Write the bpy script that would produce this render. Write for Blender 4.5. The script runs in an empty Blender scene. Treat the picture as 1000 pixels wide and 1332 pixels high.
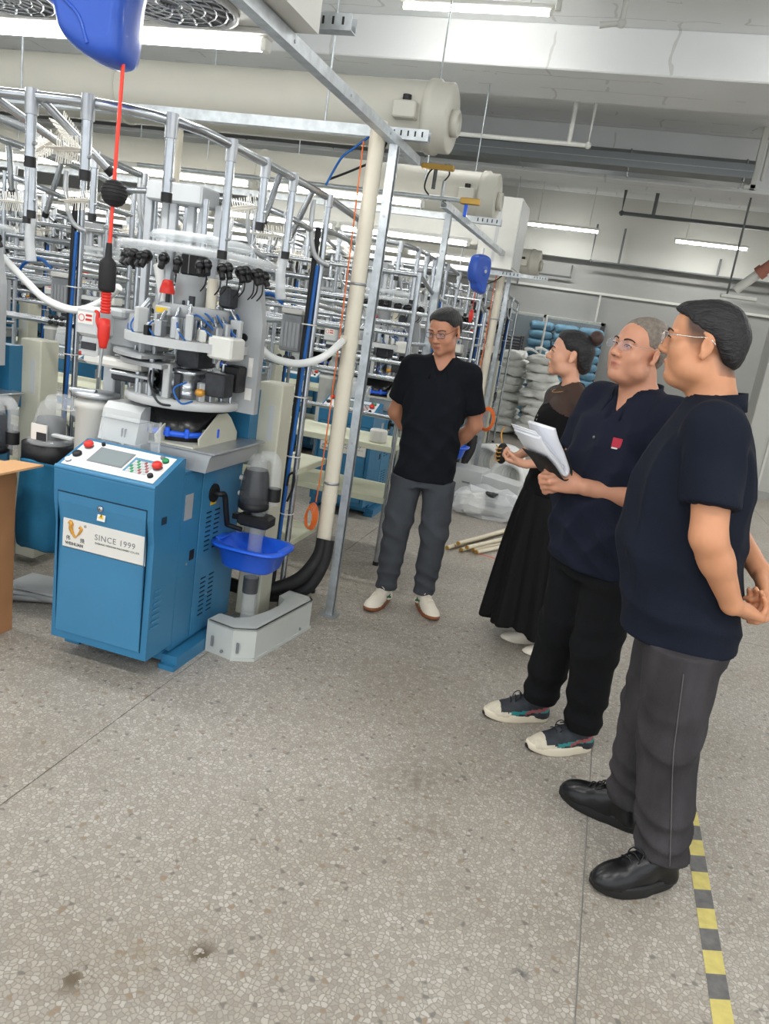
import bpy, bmesh, math, random
import numpy as np
from mathutils import Vector, Matrix
from math import sin, cos, pi, radians as R
random.seed(7)
SC = bpy.context.scene
COL = SC.collection
# ------------------------------------------------------------------ camera
CAM_H, CAM_F, CAM_PITCH, CAM_ROLL, CAM_YAW = 1.60, 1000.0, 14.2, 8.7, 14.5
def make_camera():
    p, r, y = R(CAM_PITCH), R(CAM_ROLL), R(CAM_YAW)
    fw = Vector((-sin(y)*cos(p), cos(y)*cos(p), -sin(p)))
    r0 = Vector((cos(y), sin(y), 0)); u0 = r0.cross(fw)
    rt = r0*cos(r)+u0*sin(r); up = -r0*sin(r)+u0*cos(r)
    cd = bpy.data.cameras.new('camera'); cd.sensor_fit = 'VERTICAL'; cd.sensor_height = 36.0
    cd.lens = 36.0*CAM_F/1332.0; cd.clip_start = .05; cd.clip_end = 200
    co = bpy.data.objects.new('camera', cd); COL.objects.link(co)
    m = Matrix((rt, up, -fw)).transposed().to_4x4(); m.translation = (0, 0, CAM_H)
    co.matrix_world = m; SC.camera = co
make_camera()
# ------------------------------------------------------------------ world, light, exposure
W = bpy.data.worlds.new('world'); SC.world = W; W.use_nodes = True
W.node_tree.nodes['Background'].inputs[0].default_value = (.93, .97, 1.0, 1)
W.node_tree.nodes['Background'].inputs[1].default_value = 1.08
SC.view_settings.view_transform = 'Standard'; SC.view_settings.look = 'None'
SC.view_settings.gamma = 1.0; SC.view_settings.exposure = 0.66; SC.view_settings.use_curve_mapping = False
TUBE_W = 19.0       # watts of one 1.2 m fluorescent fitting
def lamp_light(x, y, z, L, w):
    ld = bpy.data.lights.new('tube_light', 'AREA'); ld.shape = 'RECTANGLE'; ld.size = L; ld.size_y = .07
    ld.energy = w; ld.color = (1, .995, .98)
    o = bpy.data.objects.new('tube_light', ld); COL.objects.link(o); o.location = (x, y, z)
    return o
# ------------------------------------------------------------------ materials
M = {}
def mat(name, col, rough=.5, metal=0., noise=0., scale=8., alpha=1., trans=0., bump=0., bscale=60., coat=0., spec=.5, emit=None, ior=1.45, stretch=None):
    m = bpy.data.materials.new(name); m.use_nodes = True
    nt = m.node_tree; b = nt.nodes['Principled BSDF']
    c = [((v/255.)/12.92 if v/255. <= .04045 else ((v/255.+.055)/1.055)**2.4) for v in col]
    b.inputs['Base Color'].default_value = (*c, 1); b.inputs['Roughness'].default_value = rough
    b.inputs['Metallic'].default_value = metal; b.inputs['Alpha'].default_value = alpha
    b.inputs['Transmission Weight'].default_value = trans; b.inputs['Coat Weight'].default_value = coat
    b.inputs['Specular IOR Level'].default_value = spec; b.inputs['IOR'].default_value = ior
    if emit:
        b.inputs['Emission Color'].default_value = (*c, 1); b.inputs['Emission Strength'].default_value = emit
    if noise or bump:
        tc = nt.nodes.new('ShaderNodeTexCoord'); mp = nt.nodes.new('ShaderNodeMapping')
        nt.links.new(tc.outputs['Object'], mp.inputs[0])
        if stretch: mp.inputs['Scale'].default_value = stretch
        if noise:
            n = nt.nodes.new('ShaderNodeTexNoise'); n.inputs['Scale'].default_value = scale; n.inputs['Detail'].default_value = 5
            nt.links.new(mp.outputs[0], n.inputs['Vector'])
            r = nt.nodes.new('ShaderNodeValToRGB')
            r.color_ramp.elements[0].position = .3; r.color_ramp.elements[1].position = .7
            r.color_ramp.elements[0].color = (*[v*(1-noise) for v in c], 1)
            r.color_ramp.elements[1].color = (*[min(1, v*(1+noise)) for v in c], 1)
            nt.links.new(n.outputs['Fac'], r.inputs[0]); nt.links.new(r.outputs[0], b.inputs['Base Color'])
        if bump:
            n2 = nt.nodes.new('ShaderNodeTexNoise'); n2.inputs['Scale'].default_value = bscale; n2.inputs['Detail'].default_value = 3
            nt.links.new(mp.outputs[0], n2.inputs['Vector'])
            bp = nt.nodes.new('ShaderNodeBump'); bp.inputs['Strength'].default_value = bump; bp.inputs['Distance'].default_value = .01
            nt.links.new(n2.outputs['Fac'], bp.inputs['Height']); nt.links.new(bp.outputs[0], b.inputs['Normal'])
    M[name] = m; return m
mat('blue_paint', (46, 113, 152), .38, noise=.05, scale=5, coat=.15)
mat('blue_door', (57, 122, 161), .36, noise=.05, scale=4, coat=.15)
mat('dark_seam', (14, 42, 60), .6)
mat('chrome', (178, 183, 188), .24, .9, noise=.12, scale=14)
mat('galv', (186, 192, 196), .38, .75, noise=.16, scale=26)
mat('duct_zinc', (138, 142, 144), .33, .8, noise=.1, scale=1.5, stretch=(.3, 1, 1)); mat('steel', (172, 175, 178), .34, .7, noise=.08, scale=20)
mat('alu', (182, 185, 187), .42, .45)
mat('grey_paint', (160, 163, 165), .45, noise=.04)
mat('light_grey', (190, 193, 193), .45, noise=.03)
mat('machine_white', (212, 212, 206), .42, noise=.03)
mat('beige', (196, 195, 178), .5, noise=.04)
mat('cream_pipe', (222, 215, 197), .42, noise=.03, scale=3)
mat('cream_duct', (190, 188, 177), .45, noise=.04, scale=3)
mat('shelf_board', (208, 210, 186), .6, noise=.07, scale=9, stretch=(1, 12, 12))
mat('black', (22, 22, 24), .5); mat('black_gloss', (16, 16, 18), .22); mat('rubber', (28, 28, 30), .65, bump=.15)
mat('dark_mech', (52, 54, 58), .4, .35, noise=.25, scale=40)
mat('panel_white', (226, 228, 228), .35); mat('plate_white', (224, 222, 216), .3, .15)
mat('lcd', (128, 138, 140), .2); mat('key_blue', (90, 140, 170), .5)
mat('red', (206, 44, 34), .38); mat('red_cable', (236, 66, 48), .4); mat('green', (36, 140, 84), .4)
mat('yellow', (226, 186, 40), .45); mat('orange', (226, 112, 44), .5); mat('gold', (206, 150, 62), .35, .25, noise=.2, scale=60)
mat('ink', (40, 40, 44), .6); mat('ink_grey', (120, 122, 126), .6); mat('ink_red', (190, 50, 50), .6)
mat('blue_plastic', (34, 96, 224), .35, coat=.2); mat('blue_reel', (44, 84, 180), .36, noise=.05, coat=.1)
mat('blue_tube', (24, 92, 166), .35); mat('white_tube', (228, 230, 228), .45); mat('blue_bag', (28, 104, 140), .75, noise=.12, scale=14, bump=.3, bscale=9)
mat('bristle', (222, 218, 208), .7); mat('cardboard', (170, 122, 82), .8, noise=.08, scale=6); mat('cardboard_in', (196, 152, 108), .8)
mat('clear', (235, 240, 242), .1, alpha=.33, spec=.6); mat('clear_sheet', (235, 240, 242), .08, alpha=.16, spec=.6); mat('clear_film', (235, 238, 240), .2, alpha=.42)
mat('clear_dome', (226, 230, 232), .08, alpha=.2, spec=.7); mat('smoke', (70, 72, 76), .25, alpha=.8)
mat('tube_glow', (255, 253, 248), .4, emit=30.0)
mat('tube_glow_dim', (255, 253, 248), .4, emit=11.0); mat('fixture', (232, 232, 226), .4)
mat('wall', (184, 185, 180), .85, noise=.035, scale=1.2, bump=.05, bscale=20)
mat('wall_dark', (156, 157, 154), .85, noise=.04, scale=1.1)
mat('pipe_white', (205, 206, 200), .5); mat('pipe_dark', (96, 100, 100), .5); mat('pipe_red', (150, 96, 80), .5)
mat('sack', (236, 237, 232), .75, noise=.07, scale=12, bump=.35, bscale=30)
mat('bale', (104, 146, 170), .55, noise=.15, scale=10, bump=.3, bscale=12)
mat('crate', (70, 66, 70), .6); mat('pole_wood', (222, 212, 190), .5, noise=.04); mat('brass', (196, 158, 84), .35, .7)
mat('plastic_grey', (192, 196, 192), .45, noise=.03)
mat('skin1', (190, 134, 106), .5, noise=.05, scale=18); mat('skin2', (212, 158, 130), .48, noise=.04, scale=18)
mat('skin3', (198, 142, 114), .47, noise=.05, scale=18); mat('skin4', (198, 140, 104), .48, noise=.05, scale=18)
mat('lip', (172, 108, 94), .45); mat('lip_red', (178, 88, 86), .4)
mat('hair_black', (26, 25, 27), .5, noise=.4, scale=60, bump=.5, bscale=180, stretch=(1, .2, 1))
mat('hair_brown', (64, 44, 38), .5, noise=.3, scale=60, bump=.5, bscale=150)
mat('hair_grey', (122, 112, 102), .6, noise=.3, scale=70, bump=.5, bscale=180)
mat('hair_crop', (122, 90, 70), .7, noise=.25, scale=140)
mat('shirt_black', (21, 24, 30), .9, spec=.18, noise=.08, scale=5, bump=.15, bscale=300)
mat('shirt_navy3', (27, 31, 45), .88, spec=.2, noise=.08, scale=5, bump=.15, bscale=300)
mat('shirt_navy4', (22, 27, 39), .88, spec=.2, noise=.08, scale=5, bump=.15, bscale=300)
mat('trouser_grey', (68, 71, 76), .88, spec=.2, noise=.1, scale=7, bump=.12, bscale=200)
mat('trouser_black', (19, 20, 22), .88, spec=.2, noise=.1, scale=6, bump=.12, bscale=200)
mat('jeans', (58, 56, 58), .9, spec=.2, noise=.28, scale=11, bump=.2, bscale=260, stretch=(1, 1, .35))
mat('seam', (92, 90, 90), .85)
mat('blouse', (18, 18, 20), .9, spec=.2, bump=.1, bscale=200); mat('sheer', (34, 30, 32), .8, alpha=.72)
mat('skirt', (13, 13, 15), .75, spec=.25, noise=.1, bump=.06, bscale=120)
mat('leather', (20, 20, 22), .3, noise=.15, scale=12, bump=.08, bscale=60); mat('sole_black', (26, 26, 27), .6)
mat('shoe_white', (228, 220, 204), .55); mat('sole_gum', (140, 86, 54), .6); mat('stripe_green', (20, 92, 60), .5)
mat('sneaker', (44, 48, 54), .6, noise=.3, scale=30); mat('sole_cream', (224, 214, 192), .55); mat('toe_mesh', (206, 198, 178), .7, noise=.08, scale=60)
mat('stripe_teal', (40, 130, 130), .5); mat('stripe_rose', (150, 80, 84), .5)
mat('eye_white', (190, 172, 160), .3); mat('eye_dark', (30, 22, 20), .25); mat('brow', (52, 40, 36), .7)
mat('lens', (190, 190, 215), .05, alpha=.16, spec=.8); mat('frame_silver', (196, 190, 184), .25, .8); mat('frame_dark', (40, 30, 30), .35)
mat('paper', (238, 240, 246), .6); mat('badge_red', (178, 34, 58), .6)
mat('tape_yellow', (198, 184, 106), .6, noise=.12, scale=30); mat('tape_black', (104, 103, 102), .7, noise=.25, scale=30)
mat('red_mark', (206, 110, 90), .8)
mat('glass', (190, 205, 212), .08, alpha=.35, spec=.7)

def skin_regions(name, lipc, hairc):
    nt = M[name].node_tree; b = nt.nodes['Principled BSDF']; src = b.inputs['Base Color'].links[0].from_socket
    for attr, col, k in (('lip', lipc, .75), ('stubble', hairc, .92)):
        a = nt.nodes.new('ShaderNodeAttribute'); a.attribute_name = attr; m = nt.nodes.new('ShaderNodeMath'); m.operation = 'MULTIPLY'; m.inputs[1].default_value = k; nt.links.new(a.outputs['Fac'], m.inputs[0])
        x = nt.nodes.new('ShaderNodeMix'); x.data_type = 'RGBA'; x.inputs[7].default_value = (*[(v/255.)**2.2 for v in col], 1)
        nt.links.new(m.outputs[0], x.inputs[0]); nt.links.new(src, x.inputs[6]); src = x.outputs[2]
    nt.links.new(src, b.inputs['Base Color'])
    b.inputs['Subsurface Weight'].default_value = .08; b.inputs['Subsurface Radius'].default_value = (.012, .005, .003); b.inputs['Subsurface Scale'].default_value = 1.
skin_regions('skin1', (150, 88, 80), (38, 32, 32)); skin_regions('skin2', (176, 84, 84), (40, 34, 32)); skin_regions('skin3', (158, 92, 84), (84, 74, 68)); skin_regions('skin4', (160, 94, 84), (44, 36, 34))
def floor_material():
    m = bpy.data.materials.new('terrazzo'); m.use_nodes = True; nt = m.node_tree; b = nt.nodes['Principled BSDF']
    L = nt.links.new; N = nt.nodes.new
    tc = N('ShaderNodeTexCoord')
    dn = N('ShaderNodeTexNoise'); dn.inputs['Scale'].default_value = 60; dn.inputs['Detail'].default_value = 2
    L(tc.outputs['Object'], dn.inputs['Vector'])
    mx = N('ShaderNodeMix'); mx.data_type = 'VECTOR'; mx.inputs[0].default_value = .012
    L(tc.outputs['Object'], mx.inputs[4]); L(dn.outputs['Color'], mx.inputs[5])
    def vor(scale, feat):
        v = N('ShaderNodeTexVoronoi'); v.inputs['Scale'].default_value = scale; v.feature = feat
        v.voronoi_dimensions = '2D'; L(mx.outputs[1], v.inputs['Vector']); return v
    v1 = vor(74, 'F1'); ve = vor(74, 'DISTANCE_TO_EDGE')
    sp = N('ShaderNodeSeparateColor'); L(v1.outputs['Color'], sp.inputs[0])
    rp = N('ShaderNodeValToRGB'); cr = rp.color_ramp
    cols = [(0, (.47, .435, .385)), (.22, (.56, .525, .475)), (.42, (.50, .465, .41)), (.60, (.63, .595, .55)), (.74, (.42, .385, .335)), (.88, (.52, .48, .42)), (.975, (.38, .29, .20)), (.988, (.24, .23, .215))]
    cr.interpolation = 'CONSTANT'
    while len(cr.elements) < len(cols): cr.elements.new(.5)
    for e, (p, c) in zip(cr.elements, cols): e.position = p; e.color = (*c, 1)
    L(sp.outputs[0], rp.inputs[0])
    er = N('ShaderNodeValToRGB'); er.color_ramp.elements[0].position = .04; er.color_ramp.elements[1].position = .17
    L(ve.outputs['Distance'], er.inputs[0])
    cm = N('ShaderNodeMix'); cm.data_type = 'RGBA'; cm.inputs[6].default_value = (.36, .33, .285, 1)
    L(er.outputs[0], cm.inputs[0]); L(rp.outputs[0], cm.inputs[7])
    # broad wear
    n1 = N('ShaderNodeTexNoise'); n1.inputs['Scale'].default_value = 1.1; n1.inputs['Detail'].default_value = 6
    L(tc.outputs['Object'], n1.inputs['Vector'])
    wr = N('ShaderNodeValToRGB'); wr.color_ramp.elements[0].position = .34; wr.color_ramp.elements[1].position = .66
    wr.color_ramp.elements[0].color = (.67, .65, .615, 1); wr.color_ramp.elements[1].color = (.83, .83, .83, 1)
    L(n1.outputs['Fac'], wr.inputs[0])
    mu = N('ShaderNodeMix'); mu.data_type = 'RGBA'; mu.blend_type = 'MULTIPLY'; mu.inputs[0].default_value = 1
    L(cm.outputs[2], mu.inputs[6]); L(wr.outputs[0], mu.inputs[7])
    last = mu.outputs[2]
    # spilt-oil stains with ragged outlines
    ns = N('ShaderNodeTexNoise'); ns.inputs['Scale'].default_value = 26; ns.inputs['Detail'].default_value = 5
    L(tc.outputs['Object'], ns.inputs['Vector'])
    for (sx, sy, rad, amt, thr, col) in [(-.905, 1.27, .06, .75, .52, (.12, .09, .055)), (-.673, 1.46, .05, .8, .50, (.10, .075, .045)), (-.80, 1.40, .16, .35, .55, (.22, .17, .10)), (-.36, 2.46, .22, .42, .50, (.15, .125, .095)), (-.25, 2.2, .12, .4, .5, (.16, .13, .09)), (-.55, 3.3, .6, .30, .5, (.2, .17, .13)), (.1, 1.75, .03, .7, .5, (.1, .1, .1))]:
        mp = N('ShaderNodeMapping'); mp.inputs['Location'].default_value = (-sx/rad, -sy/rad, 0); mp.inputs['Scale'].default_value = (1/rad, 1/rad, 0)
        L(tc.outputs['Object'], mp.inputs[0])
        g = N('ShaderNodeTexGradient'); g.gradient_type = 'SPHERICAL'; L(mp.outputs[0], g.inputs[0])
        a = N('ShaderNodeMath'); a.operation = 'GREATER_THAN' if amt > .6 else 'SUBTRACT'; a.inputs[1].default_value = thr; L(ns.outputs['Fac'], a.inputs[0])
        k = N('ShaderNodeMath'); k.operation = 'MULTIPLY'; k.use_clamp = True; L(g.outputs['Fac'], k.inputs[0])
        if amt > .6: L(a.outputs[0], k.inputs[1])
        else:
            a2 = N('ShaderNodeMath'); a2.operation = 'MULTIPLY_ADD'; a2.inputs[1].default_value = 5; a2.inputs[2].default_value = .6; a2.use_clamp = True
            L(a.outputs[0], a2.inputs[0]); L(a2.outputs[0], k.inputs[1])
        k2 = N('ShaderNodeMath'); k2.operation = 'MULTIPLY'; k2.inputs[1].default_value = amt*1.6; k2.use_clamp = True; L(k.outputs[0], k2.inputs[0])
        mm = N('ShaderNodeMix'); mm.data_type = 'RGBA'; mm.inputs[7].default_value = (*col, 1)
        L(k2.outputs[0], mm.inputs[0]); L(last, mm.inputs[6]); last = mm.outputs[2]
    L(last, b.inputs['Base Color']); b.inputs['Roughness'].default_value = .5
    bp = N('ShaderNodeBump'); bp.inputs['Strength'].default_value = .25; bp.inputs['Distance'].default_value = .002
    L(er.outputs[0], bp.inputs['Height']); L(bp.outputs[0], b.inputs['Normal'])
    M['terrazzo'] = m
floor_material()
def ceiling_material():
    m = bpy.data.materials.new('ceiling_paint'); m.use_nodes = True; nt = m.node_tree; b = nt.nodes['Principled BSDF']
    L = nt.links.new; N = nt.nodes.new
    tc = N('ShaderNodeTexCoord'); n = N('ShaderNodeTexNoise'); n.inputs['Scale'].default_value = .9; n.inputs['Detail'].default_value = 7
    L(tc.outputs['Object'], n.inputs['Vector'])
    r = N('ShaderNodeValToRGB'); r.color_ramp.elements[0].position = .3; r.color_ramp.elements[1].position = .7
    r.color_ramp.elements[0].color = (.70, .715, .72, 1); r.color_ramp.elements[1].color = (.78, .795, .80, 1)
    L(n.outputs['Fac'], r.inputs[0])
    # formwork joints (hairline cracks in the paint)
    mp = N('ShaderNodeMapping'); mp.inputs['Scale'].default_value = (.55, .8, .8); L(tc.outputs['Object'], mp.inputs[0])
    dn = N('ShaderNodeTexNoise'); dn.inputs['Scale'].default_value = 5; L(tc.outputs['Object'], dn.inputs['Vector'])
    mx = N('ShaderNodeMix'); mx.data_type = 'VECTOR'; mx.inputs[0].default_value = .06; L(mp.outputs[0], mx.inputs[4]); L(dn.outputs['Color'], mx.inputs[5])
    br = N('ShaderNodeTexBrick'); br.inputs['Scale'].default_value = 1; br.inputs['Mortar Size'].default_value = .006
    br.inputs['Color1'].default_value = br.inputs['Color2'].default_value = (1, 1, 1, 1); br.inputs['Mortar'].default_value = (.8, .79, .77, 1)
    L(mx.outputs[1], br.inputs['Vector'])
    n3 = N('ShaderNodeTexNoise'); n3.inputs['Scale'].default_value = 2.2; L(tc.outputs['Object'], n3.inputs['Vector'])
    g = N('ShaderNodeMath'); g.operation = 'GREATER_THAN'; g.inputs[1].default_value = .5; L(n3.outputs['Fac'], g.inputs[0])
    mm = N('ShaderNodeMix'); mm.data_type = 'RGBA'; mm.blend_type = 'MULTIPLY'; L(g.outputs[0], mm.inputs[0]); L(r.outputs[0], mm.inputs[6]); L(br.outputs[0], mm.inputs[7])
    L(mm.outputs[2], b.inputs['Base Color']); b.inputs['Roughness'].default_value = .8
    M['ceiling_paint'] = m
ceiling_material()
# ------------------------------------------------------------------ mesh helpers
def rotm(rx=0, ry=0, rz=0):
    return Matrix.Rotation(R(rz), 3, 'Z') @ Matrix.Rotation(R(ry), 3, 'Y') @ Matrix.Rotation(R(rx), 3, 'X')
class MB:
    def __init__(s): s.v = []; s.f = []; s.sm = []
    def add(s, vs, fs, smooth=False, mtx=None, at=None):
        b = len(s.v)
        for p in vs:
            p = Vector(p)
            if mtx is not None: p = mtx @ p
            if at is not None: p = p + Vector(at)
            s.v.append(tuple(p))
        for f in fs: s.f.append(tuple(i+b for i in f)); s.sm.append(smooth)
        return s
    def box(s, x0, x1, y0, y1, z0, z1, c=0., mtx=None, at=None):
        """box with chamfered edges when c > 0"""
        if c <= 0:
            vs = [(x, y, z) for z in (z0, z1) for y in (y0, y1) for x in (x0, x1)]
            return s.add(vs, [(0, 2, 3, 1), (4, 5, 7, 6), (0, 1, 5, 4), (2, 6, 7, 3), (0, 4, 6, 2), (1, 3, 7, 5)], False, mtx, at)
        c = min(c, (x1-x0)*.49, (y1-y0)*.49, (z1-z0)*.49)
        def ring(d, z):
            return [(x0+d+c, y0+d, z), (x1-d-c, y0+d, z), (x1-d, y0+d+c, z), (x1-d, y1-d-c, z), (x1-d-c, y1-d, z), (x0+d+c, y1-d, z), (x0+d, y1-d-c, z), (x0+d, y0+d+c, z)]
        vs = ring(c, z0)+ring(0, z0+c)+ring(0, z1-c)+ring(c, z1)
        fs = [tuple(range(7, -1, -1)), tuple(range(24, 32))]
        for k in range(3):
            for i in range(8): j = (i+1) % 8; fs.append((k*8+i, k*8+j, k*8+8+j, k*8+8+i))
        return s.add(vs, fs, False, mtx, at)
    def cbox(s, c, d, ch=0., mtx=None):
        return s.box(-d[0]/2, d[0]/2, -d[1]/2, d[1]/2, -d[2]/2, d[2]/2, ch, mtx, c)
    def lathe(s, prof, n=16, mtx=None, at=None, a0=0, a1=360, smooth=True):
        """prof: (r, z) list, turned about z"""
        vs = []; fs = []; full = abs(a1-a0-360) < .01; m = n if full else n+1
        for r, z in prof:
            for i in range(m):
                a = R(a0+(a1-a0)*i/n); vs.append((r*cos(a), r*sin(a), z))
        for k in range(len(prof)-1):
            for i in range(n):
                j = (i+1) % m if full else i+1
                fs.append((k*m+i, k*m+j, k*m+m+j, k*m+m+i))
        b = len(s.f); s.add(vs, fs, smooth, mtx, at)
        return s
    def cyl(s, p0, p1, r0, r1=None, n=12, cap=True):
        r1 = r0 if r1 is None else r1; p0, p1 = Vector(p0), Vector(p1); d = (p1-p0)
        q = d.to_track_quat('Z', 'Y').to_matrix(); h = d.length; o = len(s.v)
        vs = [(r0*cos(2*pi*i/n), r0*sin(2*pi*i/n), 0) for i in range(n)]+[(r1*cos(2*pi*i/n), r1*sin(2*pi*i/n), h) for i in range(n)]
        s.add(vs, [(i, (i+1) % n, n+(i+1) % n, n+i) for i in range(n)], True, q, p0)
        if cap:
            s.add(vs[:n], [tuple(range(n-1, -1, -1))], False, q, p0); s.add(vs[n:], [tuple(range(n))], False, q, p0)
        return s
    def tube(s, pts, r, n=8, cap=True, smooth_path=0, closed=False):
        pts = [Vector(p) for p in pts]
        if smooth_path: pts = catmull(pts, smooth_path, closed)
        rs = r if isinstance(r, (list, tuple)) else None
        if rs: rs = [rs[0]+(rs[-1]-rs[0])*i/(len(pts)-1) for i in range(len(pts))] if len(rs) == 2 else [rs[min(len(rs)-1, int(i*len(rs)/len(pts)))] for i in range(len(pts))]
        vs = []; fs = []; m = len(pts); nrm = None
        for i, p in enumerate(pts):
            t = (pts[(i+1) % m]-pts[i-1]) if closed else (pts[min(i+1, m-1)]-pts[max(i-1, 0)])
            t.normalize()
            if nrm is None: nrm = t.orthogonal().normalized()
            nrm = (nrm-t*nrm.dot(t)); nrm = nrm.normalized() if nrm.length > 1e-6 else t.orthogonal().normalized()
            bn = t.cross(nrm); rr = rs[i] if rs else r
            for k in range(n):
                a = 2*pi*k/n; vs.append(p+nrm*(rr*cos(a))+bn*(rr*sin(a)))
        for i in range(m if closed else m-1):
            for k in range(n):
                a, b2 = i*n, ((i+1) % m)*n; fs.append((a+k, a+(k+1) % n, b2+(k+1) % n, b2+k))
        s.add(vs, fs, True)
        if cap and not closed: s.add(vs[:n], [tuple(range(n-1, -1, -1))]); s.add(vs[-n:], [tuple(range(n))])
        return s
    def prism(s, poly, a, b, axis='x', mtx=None, at=None):
        """poly of 2-D points extruded along axis from a to b; x: (y,z), y: (x,z), z: (x,y)"""
        def P(u, v, w): return {'x': (w, u, v), 'y': (u, w, v), 'z': (u, v, w)}[axis]
        n = len(poly); vs = [P(u, v, a) for u, v in poly]+[P(u, v, b) for u, v in poly]
        fs = [tuple(range(n-1, -1, -1)), tuple(range(n, 2*n))]+[(i, (i+1) % n, n+(i+1) % n, n+i) for i in range(n)]
        return s.add(vs, fs, False, mtx, at)
    def ell(s, c, r, n=12, m=8, mtx=None):
        vs = [(0, 0, -r[2])]; fs = []
        for j in range(1, m):
            t = -pi/2+pi*j/m
            for i in range(n): a = 2*pi*i/n; vs.append((r[0]*cos(t)*cos(a), r[1]*cos(t)*sin(a), r[2]*sin(t)))
        vs.append((0, 0, r[2])); e = len(vs)-1
        for i in range(n):
            k = (i+1) % n; fs.append((0, 1+k, 1+i)); fs.append((e, 1+(m-2)*n+i, 1+(m-2)*n+k))
            for j in range(m-2): fs.append((1+j*n+i, 1+j*n+k, 1+(j+1)*n+k, 1+(j+1)*n+i))
        return s.add(vs, fs, True, mtx, c)
    def mesh(s, name):
        me = bpy.data.meshes.new(name); me.from_pydata(s.v, [], s.f); me.validate()
        if len(me.polygons) == len(s.sm): me.polygons.foreach_set('use_smooth', s.sm)
        bm = bmesh.new(); bm.from_mesh(me); bmesh.ops.recalc_face_normals(bm, faces=bm.faces); bm.to_mesh(me); bm.free()
        return me
    def build(s, name, material, parent=None):
        return link(name, s.mesh(name), material, parent)
def catmull(pts, k, closed=False):
    out = []; m = len(pts)
    for i in range(m if closed else m-1):
        if closed: p0, p1, p2, p3 = pts[i-1], pts[i], pts[(i+1) % m], pts[(i+2) % m]
        else: p0, p1, p2, p3 = pts[max(i-1, 0)], pts[i], pts[i+1], pts[min(i+2, m-1)]
        for j in range(k):
            t = j/k; out.append(.5*((2*p1)+(p2-p0)*t+(2*p0-5*p1+4*p2-p3)*t*t+(3*p1-p0-3*p2+p3)*t**3))
    if not closed: out.append(pts[-1])
    return out
def link(name, me, material, parent=None):
    if isinstance(material, str): material = M[material]
    if material: me.materials.append(material)
    o = bpy.data.objects.new(name, me); COL.objects.link(o)
    if parent: o.parent = parent
    return o
def thing(name, label, cat, loc=(0, 0, 0), rz=0, group=None):
    o = bpy.data.objects.new(name, None); COL.objects.link(o); o.location = loc; o.rotation_euler = (0, 0, R(rz)); o.empty_display_size = .1
    return tag(o, label, cat, group)
def tag(o, label, cat, group=None):
    o['label'] = label; o['category'] = cat
    if group: o['group'] = group
    return o
def struct(o): o['kind'] = 'structure'; return o
def copy_tree(o, parent=None):
    c = o.copy(); COL.objects.link(c); c.parent = parent
    for ch in list(o.children): copy_tree(ch, c)
    return c
def text(name, body, size, material, parent, mtx, extrude=.0006, align='LEFT', shear=0., space=1., bold=0.):
    cu = bpy.data.curves.new(name, 'FONT'); cu.body = body; cu.size = size; cu.extrude = extrude; cu.align_x = align
    cu.shear = shear; cu.space_character = space; cu.offset = bold; cu.resolution_u = 3
    to = bpy.data.objects.new(name, cu); COL.objects.link(to)
    dg = bpy.context.evaluated_depsgraph_get(); me = bpy.data.meshes.new_from_object(to.evaluated_get(dg))
    bpy.data.objects.remove(to); bpy.data.curves.remove(cu)
    me.materials.clear(); me.transform(mtx)
    return link(name, me, material, parent)
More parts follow.
